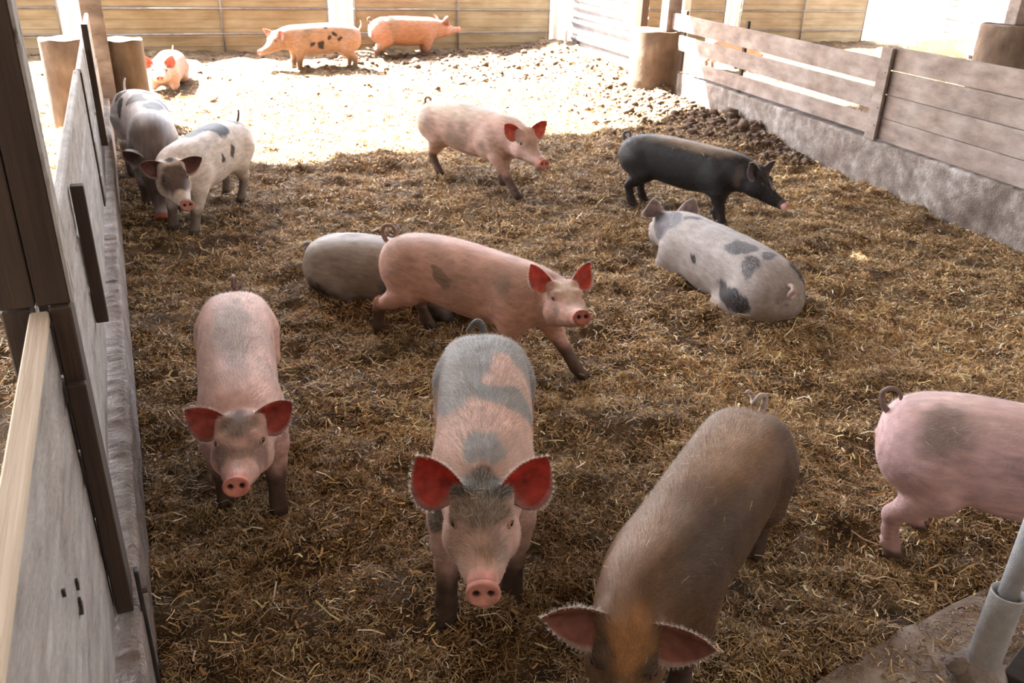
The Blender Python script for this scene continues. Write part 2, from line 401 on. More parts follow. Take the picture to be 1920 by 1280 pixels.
# ---------------------------------------------------------------- low concrete walls
def conc_wall(name, p0, p1, z0, z1, th, side, mat=None):
    p0 = np.array(p0, float); p1 = np.array(p1, float); L = np.linalg.norm(p1-p0); d = (p1-p0)/L; n = np.array([-d[1], d[0]])*side
    nl = int(L/.018); rows = [(0, z0), (0, z0+(z1-z0)*.35), (0, z0+(z1-z0)*.7), (0, z1-.03), (0, z1-.012), (.012, z1), (.03, z1), (th*.5, z1), (th-.03, z1), (th-.012, z1), (th, z1-.012), (th, z1-.04), (th, z0)]
    V = []
    for k in range(nl+1):
        for (o, z) in rows: V.append([*(p0+d*L*k/nl+n*o), z])
    V = np.array(V); r = len(rows)
    nz = fbm(V*np.array([9, 9, 9.]), 3, 31)-.5; nz2 = fbm(V*48, 3, 37)-.5
    top = V[:, 2] > z1-.03
    V[:, 2] += np.where(top, nz*.03+nz2*.024, 0)
    V[:, :2] += (nz*.014+nz2*.008)[:, None]*n
    F = [[k*r+j, (k+1)*r+j, (k+1)*r+j+1, k*r+j+1] for k in range(nl) for j in range(r-1)]
    F += [list(range(r)), [nl*r+j for j in range(r)][::-1]]
    if side > 0: F = [f[::-1] for f in F]
    o = mesh_np(name, V, F, mat or M_conc, smooth=True)
    return tag(o, kind='structure')
conc_wall('wall_left', (-.18, -.6), (-.18, 11.4), -.1, .385, .24, 1, M_ledge)
W = lambda t, off=0.: P0+WD*t+WN*off
conc_wall('wall_right', tuple(W(11)), tuple(W(-1.35)), -.1, .46, .24, -1)
block('steel_strap', (-.176, 2.17, .27), (.012, .03, .50), 0, M_iron, origin=(0, 0, 0))
strap = bpy.data.objects['steel_strap']; tag(strap, 'narrow dark steel strap bolted down the side of the low left concrete wall', 'metal strap')
for z in (.43, .12):
    V_, F_ = tube_np([(0, 0, 0), (.016, 0, 0)], .011, 6)
    o = mesh_np('bolt', V_+np.array([.004, 0.012, z-.27]), F_, M_rust, strap, smooth=False)

# ---------------------------------------------------------------- left board fence standing on the wall
def plank_run(root, p0, p1, zs, th, side, mats, seed, gap=.006, cut=None, org=(0, 0, 0)):
    r = random.Random(seed)
    for i, (z0, z1) in enumerate(zs):
        d_ = r.uniform(-.006, .002) if z1-z0 > .1 else 0.
        o = box('plank', (p0[0]+d_, p0[1]), (p1[0]+d_, p1[1]), z0+gap/2, z1-gap/2, th+d_, mats[i % len(mats)], root, .009 if z1-z0 > .1 else .004, org, side)
LF = -.252
KNOTS = [(1.485, 1.035, .006, .010), (1.655, .915, .007, .013), (1.635, .872, .010, .020)]
for k, (y0, y1, mats, lab) in enumerate(((-.6, 2.19, [M_wood_grey, M_wood_grey, M_wood_grey, M_wood_lit_cream], 'near pale board fence at lower left with a top edge tinted cream for light'),
        (2.31, 6.55, [M_wood_grey], 'middle pale grey board fence on the left wall just beyond the tall dark post'),
        (6.57, 11.25, [M_wood_grey], 'far pale grey board fence on the left wall ending at the two drums'))):
    org = (LF, (y0+y1)/2, .385)
    root = empty('board_fence', org, lab, 'fence', None)
    off = .0 if k < 2 else .012
    zs = [(.40, .62), (.62, .86), (.86, 1.10), (1.10, 1.35)]
    if k == 0: zs = [(.40, .62), (.62, .86), (.86, 1.10), (1.10, 1.312), (1.312, 1.35)]; mats = [M_wood_grey]*4+[M_wood_lit_cream]  # top strip coloured cream for the warm light along the edge
    plank_run(root, (LF+off, y0), (LF+off, y1), zs, .042, 1, mats, k, .009, org=org)
    if k == 0:                                            # two rotted knot holes low on the boards
        for (yy, zz, ly, lz) in KNOTS:
            a_ = np.linspace(0, 2*np.pi, 14, endpoint=False); rk = 1+.25*np.sin(3*a_+yy*9)+.15*np.cos(5*a_)
            Vk = np.concatenate([np.stack([np.full(14, LF+.0035-org[0]), yy-org[1]+ly*rk*np.cos(a_), zz-org[2]+lz*rk*np.sin(a_)], 1), np.stack([np.full(14, LF-.01-org[0]), yy-org[1]+ly*rk*np.cos(a_), zz-org[2]+lz*rk*np.sin(a_)], 1)])
            mesh_np('knot_hole', Vk, [list(range(14)), list(range(14, 28))[::-1]]+[[q_, q_+14, (q_+1) % 14+14, (q_+1) % 14] for q_ in range(14)], M_iron, root, smooth=False)
    if k == 1:
        o = box('batten_or_seam_shade', (-.2245, 3.58), (-.2245, 3.63), .72, 1.30, .048, M_wood_dark, root, .003, org)
        box('batten_or_seam_shade', (-.246, 6.45), (-.246, 6.462), .42, 1.34, .012, M_wood_dark, root, .003, org)  # no real batten here: thin dark strip stands for the seam's shadow
    if k == 2:
        box('batten_or_seam_shade', (-.213, 7.73), (-.213, 7.78), .58, 1.53, .048, M_wood_dark, root, .003, org)
# tall dark post notched over the boards
org = (-.30, 2.25, 0)
post = empty('timber_post', org, 'tall dark brown timber post at the left edge beside the near left fence', 'post')
block('post_half', (-.238, 2.25, 4.17), (.076, .11, 5.63), 0, M_wood_dark, post, .004, org)
block('side_board', (-.197, 2.25, 4.17), (.008, .11, 5.63), 0, M_speck_lit, post, .002, org)  # added thin facing; speckled dust and the side's light share its pale colour
block('post_half', (-.318, 2.25, 4.17), (.078, .11, 5.63), 0, M_wood_dark, post, .004, org)
block('post_half', (-.325, 2.25, .65), (.062, .11, 1.40), 0, M_wood_dark, post, .004, org)
block('batten_or_seam_shade', (-.2255, 2.235, .87), (.049, .11, .965), 0, M_wood_dark, post, .004, org)
block('batten_or_seam_shade', (-.2225, 2.16, .77), (.045, .032, .76), 0, M_wood_dark, post, .003, org)

# ---------------------------------------------------------------- right board fence
def wpt(t, off=0.): return tuple(P0+WD*t+WN*off)
org = (*wpt(1.), .46)
rf = empty('board_fence', org, 'weathered three-rail plank fence with open gaps above the right concrete wall', 'fence')
for (ta, za0, za1, tb, zb0, zb1) in ((-1.86, 1.08, 1.32, 3.62, 1.03, 1.27), (-1.45, .80, 1.01, 3.62, .76, .985), (-1.0, .515, .675, 3.62, .50, .715)):
    a = wpt(ta, .0); b = wpt(tb, .0); L = math.hypot(b[0]-a[0], b[1]-a[1])
    c = ((a[0]+b[0])/2+WN[0]*.02, (a[1]+b[1])/2+WN[1]*.02, (za0+za1+zb0+zb1)/4)
    ang = math.atan2(b[1]-a[1], b[0]-a[0]); pit = -math.atan2((zb0+zb1-za0-za1)/2, L)
    o = block('plank', c, (L, .04, (za1-za0+zb1-zb0)/2), 0, M_wood, rf, .005, org, rot=(0, pit, ang))
for t in (.55,):
    block('batten_or_seam_shade', (*wpt(t, .062), .93), (.07, .04, .92), math.atan2(WD[1], WD[0]), M_wood_dark, rf, .004, org)
block('batten_or_seam_shade', (*wpt(-1.42, .062), .93), (.12, .04, .90), math.atan2(WD[1], WD[0]), M_wood_dark, rf, .004, org)
org = (*wpt(6.), .46)
pf = empty('board_panel_fence', org, 'solid weathered panel of four wide planks right of the short upright on the right wall', 'fence')
for (z0, z1) in ((.480, .698), (.704, .932), (.938, 1.168), (1.178, 1.40)):
    box('plank', wpt(3.69, .012), wpt(10.5, .012), z0, z1, .04, M_wood, pf, .004, org, 1 if WN[0]*(-WD[1])+WN[1]*WD[0] > 0 else -1)
up = block('upright_board', (*wpt(3.645, -.022), .93), (.17, .038, .92), math.atan2(WD[1], WD[0]), M_wood, None, .005)
tag(up, 'short weathered upright board joining the rail fence and the solid panel', 'fence upright')
for z in (.62, .80, 1.15):
    V_, F_ = tube_np([(0, 0, 0), (0, -.008, 0)], .009, 6)
    mesh_np('bolt', V_+np.array([.05, .019 if False else -.016, z-.93]), F_, M_rust, up, smooth=False)
# pale pipe lying behind the fence on the wall
tag(tube('pipe', [(*wpt(1.9, .20), .525), (*wpt(3.4, .16), .525)], .035, M_white, None, 12), 'pale pipe lying on the right wall behind the planks', 'pipe')

# ---------------------------------------------------------------- drums with posts
def drum(c, r, h, label, group='concrete drums round the post feet', z0=-.1, lean=(0, 0)):
    prof = [(r*.97, 0), (r, .02), (r, .3*h), (r*1.005, .32*h), (r, .34*h), (r, .65*h), (r*1.005, .67*h), (r, .69*h), (r, h-.03), (r*.99, h), (r*.94, h), (r*.92, h-.015), (r*.3, h-.02), (0, h-.02)]
    n = 48; V = []; 
    for k, (pr_, pz) in enumerate(prof):
        for j in range(n):
            a = 2*math.pi*j/n; rr = pr_*(1+.008*math.sin(3*a+k)); V.append((rr*math.cos(a)+lean[0]*pz, rr*math.sin(a)+lean[1]*pz, pz+(.008*math.sin(5*a) if k > 8 and k < 12 else 0)))
    Fd = [[k*n+j, k*n+(j+1) % n, (k+1)*n+(j+1) % n, (k+1)*n+j] for k in range(len(prof)-1) for j in range(n)]
    o = mesh_np('drum', np.array(V), Fd, M_drum); o.location = (c[0], c[1], z0)
    return tag(o, label, 'drum', group)
drum((-.56, 11.75), .285, 1.13, 'brown concrete-filled drum outside the left fence, left one of the pair')
drum((.03, 11.80), .27, 1.11, 'brown concrete-filled drum inside the pen at the far end of the left fence')
drum((8.05, 12.12), .42, 1.15, 'big sunlit concrete drum at the far end of the right plank fence')
drum((13.75, 10.15), .47, 1.38, 'large drum in the next pen behind the solid plank panel, near the right edge')
def timber(c, size, z0, z1, label, mat=M_wood_dark, rz=0):
    o = block('timber_post', (c[0], c[1], (z0+z1)/2), (size[0], size[1], z1-z0), rz, mat, None, .006); return tag(o, label, 'post')
timber((-.21, 11.55), (.24, .16), .0, 6.99, 'square timber post rising between the two brown drums on the left', M_wood)
timber((8.20, 12.02), (.26, .2), 1.04, 6.99, 'dark timber post standing up out of the big drum on the right', M_wood)
timber((14.0, 10.3), (.26, .22), 1.27, 6.99, 'dark timber post behind the drum at the upper right corner', M_wood)

# ---------------------------------------------------------------- sheeted panels across the far end
def sheet_panel(x0, x1, y, h, label, rails=(.46, .92, 1.38), mid=None, n_r=9, tmat=M_tube, smat=M_sheet, org=None):
    root = empty('sheeted_gate', ((x0+x1)/2, y, 0), label, 'gate', 'cream sheeted gates across the far end')
    ox, oy = (x0+x1)/2, y
    # corrugated sheet: ribs run along x
    zz = []; 
    k = 0; z = .10
    while z < h:
        zz += [(z, 0), (z+.13, 0), (z+.137, .012), (z+.15, .012), (z+.157, 0)]; z += .165
    V = []; 
    for xx in (x0, (x0+x1)/2, x1):
        for (z, d) in zz: V.append((xx-ox, .02-d, z))
        for (z, d) in zz: V.append((xx-ox, .024-d, z))
    m = len(zz); Fp = []
    for a in range(2):
        for j in range(m-1):
            b0 = a*2*m+j; b1 = (a+1)*2*m+j
            Fp.append([b0, b1, b1+1, b0+1]); Fp.append([b0+m, b0+m+1, b1+m+1, b1+m])
    mesh_np('sheet', np.array(V), Fp, smat, root, smooth=False)
    for z in rails: tube('rail', [(x0-ox, -.03, z), (x1-ox, -.03, z)], .019, tmat, root, 8)
    for xx in [x0+.03, x1-.03]+([mid] if mid else [(x0+x1)/2]):
        tube('stile', [(xx-ox, -.03, .08), (xx-ox, -.03, h)], .02, tmat, root, 8)
    return root
YW = 18.0
sheet_panel(-5.6, -.85, YW, 1.65, 'leftmost cream sheeted gate at the far end behind the left drums')
sheet_panel(-.32, 4.02, YW, 1.65, 'cream sheeted gate at the far end behind the spotted left-facing pig', mid=1.93)
sheet_panel(4.52, 9.02, YW, 1.65, 'cream sheeted gate at the far end behind the right-facing orange pig', mid=6.8)
sheet_panel(11.2, 13.86, YW, 1.65, 'cream sheeted gate beyond the plank fence just right of the big sunlit drum')
sheet_panel(14.32, 18.5, YW, 1.65, 'cream sheeted gate at the far end beyond the middle of the plank fence', mid=16.34)
def white_post(x, y, label, h=2.3, w=.10):
    tag(block('steel_post', (x, y, h/2), (w, .1, h), 0, M_white, None, .008), label, 'post', 'white steel posts between the gates')
white_post(-.70, YW+.02, 'thin white post behind the leftmost drum post')
white_post(-.44, YW+.02, 'thin white post just right of the left timber post, against the far gates')
white_post(4.17, YW, 'white post left of the narrow gap in the far gates above the spotted pig')
white_post(4.40, YW, 'white post right of the narrow gap in the far gates above the spotted pig')
white_post(9.15, YW, 'left one of two white posts between the far gate and sunlit slatted gate', w=.13)
white_post(9.42, YW, 'right one of two white posts between the far gate and sunlit slatted gate', w=.13)
white_post(13.98, YW, 'left one of two white posts between the far gates beyond the plank fence')
white_post(14.20, YW, 'right one of two white posts between the far gates beyond the plank fence')
white_post(18.65, YW, 'left one of two white posts left of the sunlit gate in the next pen', w=.14)
white_post(18.98, YW, 'right one of two white posts left of the sunlit gate in the next pen', w=.14)

def rail_gate(a, b, z0, h, nr, label, sheet_off=.12, tall=0.):
    """white gate of flat rails with ribbed sheet behind it, from a to b in plan"""
    a = np.array(a, float); b = np.array(b, float); L = np.linalg.norm(b-a); ang = math.atan2(*(b-a)[::-1]); c = (a+b)/2
    root = empty('rail_gate', (c[0], c[1], z0), label, 'gate')
    root.rotation_euler = (0, 0, ang)
    def blk(n, cx, cy, cz, sx, sy, sz, m): 
        o = block(n, (cx, cy, cz), (sx, sy, sz), 0, m, root, .006); return o
    for k in range(nr):
        blk('rail', 0, 0, .12+k*(h-.2)/(nr-1), L-.06, .03, .07, M_white)
    for xx in (-L/2+.04, L/2-.04): blk('stile', xx, 0, h/2, .08, .045, h, M_white)
    V = []; Fp = []; m = int(h/.02); rows = []
    for j in range(m+1):
        z = j*h/m; d = .022*math.sin(z*2*math.pi/.16); rows.append((z, d))
    s = sheet_off
    for xx in (-L/2, L/2):
        for t in (0, .003):
            for z, d in rows: V.append((xx, -s+d+t, z))
    q = m+1
    for j in range(m):
        Fp.append([j, j+1, 2*q+j+1, 2*q+j]); Fp.append([q+j, 3*q+j, 3*q+j+1, q+j+1])
    mesh_np('ribbed_sheet', np.array(V), Fp, M_rib, root)
    return root
rail_gate((9.12, 17.4), (8.62, 13.6), .12, 1.9, 6, 'white slatted gate in bright sun between the big right drum and the far gates', sheet_off=-.15)
tag(block('steel_post', (8.50, 13.35, 1.1), (.16, .16, 2.3), math.radians(10), M_rust, None, .01), 'brown post at the near end of the sunlit slatted gate, behind the big drum', 'post')
rail_gate((19.9, 16.8), (17.9, 12.0), .12, 2.1, 6, 'white slatted gate in bright sun in the next pen, behind the white pig', sheet_off=-.15)
white_post(9.3, 13.2, 'white post in the gap just right of the big sunlit drum', 2.0, .14)
white_post(15.6, 11.6, 'white post in the next pen left of the drum in the upper right corner', 2.2, .16)

# ---------------------------------------------------------------- galvanised pipe in the near right corner
px, py = 2.36, 1.215
org = (px, py, 0)
gp = empty('pipe_stand', org, 'galvanised steel pipe stand in the lower right corner on the dusty slab', 'pipe stand')
def lathe(name, prof, mat, parent, n=32, loc=(0, 0, 0)):
    V = [(r*math.cos(2*math.pi*j/n), r*math.sin(2*math.pi*j/n), z) for r, z in prof for j in range(n)]
    Fl = [[k*n+j, k*n+(j+1) % n, (k+1)*n+(j+1) % n, (k+1)*n+j] for k in range(len(prof)-1) for j in range(n)]
    o = mesh_np(name, np.array(V), Fl, mat, parent); o.location = loc; return o
lathe('sleeve', [(.048, .03), (.052, .05), (.052, .37), (.052, .375), (.046, .375), (.046, .34), (.0, .34)], M_galv, gp)
lathe('inner_pipe', [(.0, .05), (.031, .05), (.031, 1.25), (.0, 1.25)], M_galv, gp)
V = []; n = 24
rr = random.Random(3)
hub = [(.0, -.02), (.10, -.02), (.095, .01), (.083, .045), (.066, .07), (.052, .085), (.0, .085)]
lathe('base_flange', hub, M_ledge, gp)
V_, F_ = tube_np([(-.02, 0, .035), (-.06, .03, .045), (-.085, .05, .05), (-.10, .058, .045)], [.03, .035, .03, .012], 12); mesh_np('elbow', V_, F_, M_ledge, gp)
V_, F_ = tube_np([(-.06, -.02, .015), (-.135, -.035, .02)], .011, 10); mesh_np('bolt', V_, F_, M_rust, gp)
tag(block('steel_channel', (2.53, 1.17, .03), (.26, .07, .07), math.radians(18), M_iron, None, .004), 'dark steel channel lying beside the foot of the galvanised pipe', 'steel bar')
# ---------------------------------------------------------------- pigs: one continuous surface from a distance field
def smin(a, b, k):
    h = np.clip(.5+.5*(b-a)/k, 0, 1); return b*(1-h)+a*h-k*h*(1-h)
def cone(p, a, b, ra, rb):
    a = np.array(a); b = np.array(b); ab = b-a; t = np.clip(((p-a)@ab)/(ab@ab), 0, 1)
    d = p-a-t[..., None]*ab
    return np.sqrt((d*d).sum(-1))-(ra+(rb-ra)*t)
def ellip(p, c, r):
    q = (p-np.array(c))/np.array(r); k0 = np.sqrt((q*q).sum(-1)); q2 = q/np.array(r); k1 = np.sqrt((q2*q2).sum(-1))+1e-9
    return k0*(k0-1)/k1
def surface_nets(f, org, h):
    ins = f < 0; nx, ny, nz = f.shape
    c = [ins[a:nx-1+a, b:ny-1+b, d:nz-1+d] for a in (0, 1) for b in (0, 1) for d in (0, 1)]
    s = sum(x.astype(np.int8) for x in c); act = (s > 0) & (s < 8)
    I, J, K = np.nonzero(act); idx = np.full(act.shape, -1, np.int64); idx[I, J, K] = np.arange(len(I))
    acc = np.zeros((len(I), 3)); cnt = np.zeros(len(I))
    cor = [(a, b, d) for a in (0, 1) for b in (0, 1) for d in (0, 1)]
    for u in cor:
        for ax in range(3):
            if u[ax]: continue
            v = list(u); v[ax] = 1
            fu = f[I+u[0], J+u[1], K+u[2]]; fv = f[I+v[0], J+v[1], K+v[2]]
            m = (fu < 0) != (fv < 0); t = np.where(m, fu/np.where(m, fu-fv, 1), 0)
            for q in range(3): acc[:, q] += np.where(m, u[q]+(t if q == ax else 0), 0)
            cnt += m
    V = (acc/cnt[:, None]+np.stack([I, J, K], 1))*h+org
    Fs = []
    for ax in range(3):
        a0 = [slice(1, n-1) for n in f.shape]; a1 = list(a0); a0[ax] = slice(0, f.shape[ax]-1); a1[ax] = slice(1, f.shape[ax])
        A = ins[tuple(a0)]; B = ins[tuple(a1)]; m = A != B
        P = np.stack(np.nonzero(m), 1); off = np.ones(3, int); off[ax] = 0; P = P+off
        b, c_ = [(1, 2), (2, 0), (0, 1)][ax]
        def g(db, dc):
            Q = P.copy(); Q[:, b] -= db; Q[:, c_] -= dc; return idx[Q[:, 0], Q[:, 1], Q[:, 2]]
        q = np.stack([g(1, 1), g(0, 1), g(0, 0), g(1, 0)], 1)
        fl = ~A[m]; q[fl] = q[fl][:, ::-1]
        Fs.append(q)
    return V, np.concatenate(Fs)

def pig_field(dx, h, lying=False, headfine=False):
    x = np.arange(-.62, 1.0, h); y = np.arange(-.26, .26+h, h); z = np.arange(-.03 if not lying else .15, .72, h)
    G = np.stack(np.meshgrid(x, y, z, indexing='ij'), -1)
    X, Y, Z = G[..., 0], np.abs(G[..., 1]), G[..., 2]
    xs, tp, bt, wd = PROF.T
    ptop = _cr(x, xs, tp)[:, None, None]; pbot = _cr(x, xs, bt)[:, None, None]; pw = _cr(x, xs, wd)[:, None, None]
    zc = (ptop+pbot)/2; hh = np.maximum((ptop-pbot)/2, .006); pw = np.maximum(pw, .006)
    pe = 2.25+.35*S01((.4-x)/.3)[:, None, None]
    q = (np.abs(Y/pw)**pe+np.abs((Z-zc)/hh)**pe)**(1/pe)-1
    gx_, gy_, gz_ = np.gradient(q, h); d = q/np.maximum(np.sqrt(gx_**2+gy_**2+gz_**2), 1.)
    d = np.where((x < xs[0]-.005)[:, None, None], np.maximum(d, .02), d)
    d = np.where((x > xs[-1]+.002)[:, None, None], np.maximum(d, .02), d)
    A = np.stack([X, Y, Z], -1)
    # hams, shoulders, jowls, brow
    d = smin(d, ellip(A, (-.40, .085, .44), (.135, .095, .16)), .05)
    d = smin(d, ellip(A, (.30, .10, .40), (.11, .075, .15)), .05)
    d = smin(d, ellip(A, (.645, .060, .41), (.075, .052, .06)), .04)
    d = smin(d, ellip(A, (.700, .064, .518), (.036, .020, .016)), .03)
    d = smin(d, ellip(A, (.612, .060, .560), (.032, .028, .028)), .04)
    d = smin(d, ellip(A, (.80, .030, .40), (.07, .026, .035)), .03)
    # eye sockets
    d = -smin(-d, ellip(A, (.722, .094, .498), (.014, .012, .010)), .010)
    # nape dip behind the ears
    for k, (sd, hind) in enumerate(((1, 0), (-1, 0), (1, 1), (-1, 1))):
        m = (np.sign(G[..., 1]+1e-9) == sd)
        J = leg_joints(dx[k], sd, hind)
        if lying:
            J = [(.33, sd*.10, .40, .09), (.38, sd*.12, .29, .06), (.42, sd*.12, .25, .035)] if not hind else [(-.37, sd*.09, .40, .12), (-.22, sd*.13, .29, .065), (-.32, sd*.13, .23, .04)]
        dl = None
        for a, b in zip(J[:-1], J[1:]):
            lo = min(a[2], b[2])-.2; 
            c = cone(G, a[:3], b[:3], a[3], b[3]); dl = c if dl is None else smin(dl, c, .018)
        if not lying:
            fx, fy = J[-1][0], J[-1][1]
            for s2 in (-1, 1):
                dl = smin(dl, cone(G, (fx, fy+s2*.017, .03), (fx+.032, fy+s2*.018, .012), .019, .015), .010)
                dl = smin(dl, cone(G, (fx-.03, fy+s2*.018, .075), (fx-.048, fy+s2*.02, .052), .012, .008), .012)
        d = smin(d, dl, .045 if hind else .035)
    V, F = surface_nets(d, np.array([x[0], y[0], z[0]]), h)
    # one light relaxation pass
    return V, F, G
def vnormals(V, F):
    n = np.cross(V[F[:, 2]]-V[F[:, 0]], V[F[:, 3]]-V[F[:, 1]]); N = np.zeros_like(V)
    for k in range(4): np.add.at(N, F[:, k], n)
    return N/np.maximum(np.linalg.norm(N, axis=1), 1e-12)[:, None]

PINK = np.array([.66, .40, .34])
def paint(p, spec, seed):
    """colour of the hide at rest position p (n,3)"""
    c = np.tile(np.array(spec.get('base', PINK)), (len(p), 1))
    wp = p+(np.stack([fbm(p*9+k*7, 3, seed+k) for k in range(3)], -1)-.5)*.10+(np.stack([fbm(p*34+k*7, 3, seed+k+40) for k in range(3)], -1)-.5)*.035
    n1 = fbm(p*5, 3, seed+9)[:, None]; 
    def mixc(c, col, a): return c*(1-a[:, None])+np.array(col)*a[:, None]
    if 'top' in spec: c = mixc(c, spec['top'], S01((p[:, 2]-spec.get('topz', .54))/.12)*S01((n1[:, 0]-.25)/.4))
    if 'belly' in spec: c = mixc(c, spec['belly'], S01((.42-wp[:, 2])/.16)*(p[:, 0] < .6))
    if 'front' in spec: c = mixc(c, spec['front'], S01((wp[:, 0]-.05)/.15))
    if spec.get('dirt', .3): c = mixc(c, (.20, .145, .095), S01((fbm(p*4.2+5, 4, seed+20)-.50)/.16)*spec.get('dirt', .3))
    for s in spec.get('spots', []):
        cx, cy, cz, rx, ry, rz, col = s[:7]; soft = s[7] if len(s) > 7 else .25; op = s[8] if len(s) > 8 else 1.
        d = np.sqrt((((wp-np.array([cx, cy, cz]))/np.array([rx, ry, rz]))**2).sum(-1))
        c = mixc(c, col, S01((1-d)/soft+.5)*op)
    # muzzle, lower legs, hooves
    if 'muzzle' in spec: c = mixc(c, spec['muzzle'], S01((p[:, 0]-.885)/.04))
    lg = spec.get('legs', .7)
    c = mixc(c, spec.get('legcol', (.085, .055, .042)), S01((.235-wp[:, 2])/.10)*lg)
    c = mixc(c, (.05, .035, .028), S01((.045-p[:, 2])/.02)*.8*(spec.get('z', 0) == 0))
    return np.clip(c*(.9+.2*n1), 0, 1)

EAR_T = [0, .08, .16, .25, .38, .5, .62, .75, .85, .93, 1.]
EAR_L = [.40, .70, .86, .95, 1., .97, .87, .67, .46, .25, .0]
EAR_U = [.16, .22, .26, .29, .31, .31, .29, .24, .17, .09, .0]
def ear_mesh(side, e, sweep, curl, L=.165, Wd=.068, nz=None):
    """leaf shaped, cupped ear in rest coordinates; e = elevation of the tip above sideways"""
    base = np.array([.612, side*.066, .572])
    d = np.array([math.sin(sweep), side*math.cos(e)*math.cos(sweep), math.sin(e)*math.cos(sweep)]); d /= np.linalg.norm(d)
    n = np.array([1, side*.30, (.05 if e > .3 else -.15) if nz is None else nz]); n = n-d*n.dot(d); n /= np.linalg.norm(n)
    s = np.cross(d, n)                                     # across
    if s[2] > 0: s = -s                                    # s points to the lower edge
    nu, nv = 16, 13; P = {}
    V = []
    for lay in (0, 1):
        for i in range(nu):
            t = i/(nu-1)
            wl = Wd*1.30*float(np.interp(t, EAR_T, EAR_L)); wu = Wd*1.30*float(np.interp(t, EAR_T, EAR_U))
            for j in range(nv):
                v = -1+2*j/(nv-1)
                cup = .45*(1-t)**1.3+.16
                w = wl if v > 0 else wu
                across = w*v+.0012*v
                fwd = cup*w*1.3*(v*v)-.012*math.sin(t*math.pi)+curl*t*t*L*(1 if v < 0 else .6)
                th = .0035*(1-abs(v))**.3*(1-t*.6)+.0008
                q = base+d*(t*L-.012)+s*across+n*(fwd+(th if lay == 0 else -th))
                V.append(q)
    V = np.array(V); F = []
    m = nu*nv
    for i in range(nu-1):
        for j in range(nv-1):
            a = i*nv+j; q = [a, a+1, a+nv+1, a+nv]
            F.append(q); F.append([m+k for k in q[::-1]])
    rim = [j for j in range(nv)]+[i*nv+nv-1 for i in range(1, nu)]+[(nu-1)*nv+j for j in range(nv-2, -1, -1)]+[i*nv for i in range(nu-2, 0, -1)]
    for a, b in zip(rim, rim[1:]+rim[:1]): F.append([b, a, m+a, m+b])
    F = np.array(F)
    # orient: front layer should face +n
    f0 = F[0]; nn = np.cross(V[f0[1]]-V[f0[0]], V[f0[2]]-V[f0[0]])
    if nn.dot(n) < 0: F = F[:, ::-1]
    front = np.arange(len(V)) < m
    tt = np.tile(np.repeat(np.linspace(0, 1, nu), nv), 2); vv = np.tile(np.tile(np.linspace(-1, 1, nv), nu), 2)
    return V, F, front, tt, vv

def snout_mesh():
    nr, na = 12, 36; V = []; col = []
    for side_, x0 in ((0, 0.),):
        pass
    V = []; C = []
    rad = [0, .1, .2, .3, .4, .5, .6, .7, .8, .9, .97, 1.0, 1.03, 1.0]
    for k, r in enumerate(rad):
        for j in range(na):
            a = 2*math.pi*j/na; y = .046*r*math.cos(a); z = .038*r*math.sin(a)*(1.0 if math.sin(a) > 0 else 1.05)
            x = .973+(0 if r < .9 else -.004*(r-.9)/.1)+.004*r*r
            if k == 12: x = .962
            if k == 13: x = .930; y *= .92; z *= .92
            dd = min(math.hypot((y-s*.0195)/.0100, (z-.003)/.0095) for s in (-1, 1))
            dep = float(S01((1.25-dd)/.6))*(1 if k < 11 else 0)
            V.append((x-.013*dep+.25*z*-.12, y, .392+z)); C.append(dep)
    F = [[k*na+j, (k+1)*na+j, (k+1)*na+(j+1) % na, k*na+(j+1) % na] for k in range(len(rad)-1) for j in range(na)]
    V = np.array(V); F = np.array(F)
    nn = np.cross(V[F[50][1]]-V[F[50][0]], V[F[50][2]]-V[F[50][0]])
    if nn[0] < 0: F = F[:, ::-1]
    return V, F, np.array(C)

def tail_pts(kind):
    if kind == 'curl':
        P = [(-.535, 0, .552), (-.563, 0, .575), (-.578, .002, .605)]
        c = (-.549, 0, .617)
        for k in range(11):
            a = math.radians(170-k*33); P.append((c[0]+.030*math.cos(a), .004+k*.0022, c[2]+.030*math.sin(a)))
    elif kind == 'fold':
        P = [(-.535, 0, .556), (-.555, -.002, .60), (-.560, -.008, .635), (-.566, -.024, .652), (-.578, -.040, .638), (-.585, -.055, .612), (-.588, -.066, .590)]
    elif kind == 'knot':
        P = [(-.535, 0, .555), (-.566, 0, .580), (-.575, .0, .61)]
        for k in range(14):
            a = math.radians(180-k*36); P.append((-.575+.018*math.cos(a)+.018, .0-.0045*k, .615+.018*math.sin(a)))
    elif kind == 'hook':
        P = [(-.535, 0, .552), (-.566, 0, .575), (-.582, .002, .610)]
        for k in range(8):
            a = math.radians(165-k*25); P.append((-.552+.034*math.cos(a), .003-k*.001, .625+.034*math.sin(a)))
    elif kind == 'hang':
        P = [(-.540, 0, .555), (-.575, 0, .57), (-.600, .01, .555)]
        for k in range(9):
            a = math.radians(60-k*35); P.append((-.605+.004*k, .022+.026*math.cos(a)-.02, .535+.03*math.sin(a)))
    else:                                                  # 'up'
        P = [(-.535, 0, .555), (-.565, 0, .585), (-.585, .005, .625), (-.590, .012, .665), (-.575, .02, .70)]
    # resample smoothly
    P = np.array(P); t = np.concatenate([[0], np.cumsum(np.linalg.norm(np.diff(P, axis=0), axis=1))]); tt = np.linspace(0, t[-1], 28)
    return np.stack([_cr(tt, t, P[:, k]) for k in range(3)], -1)

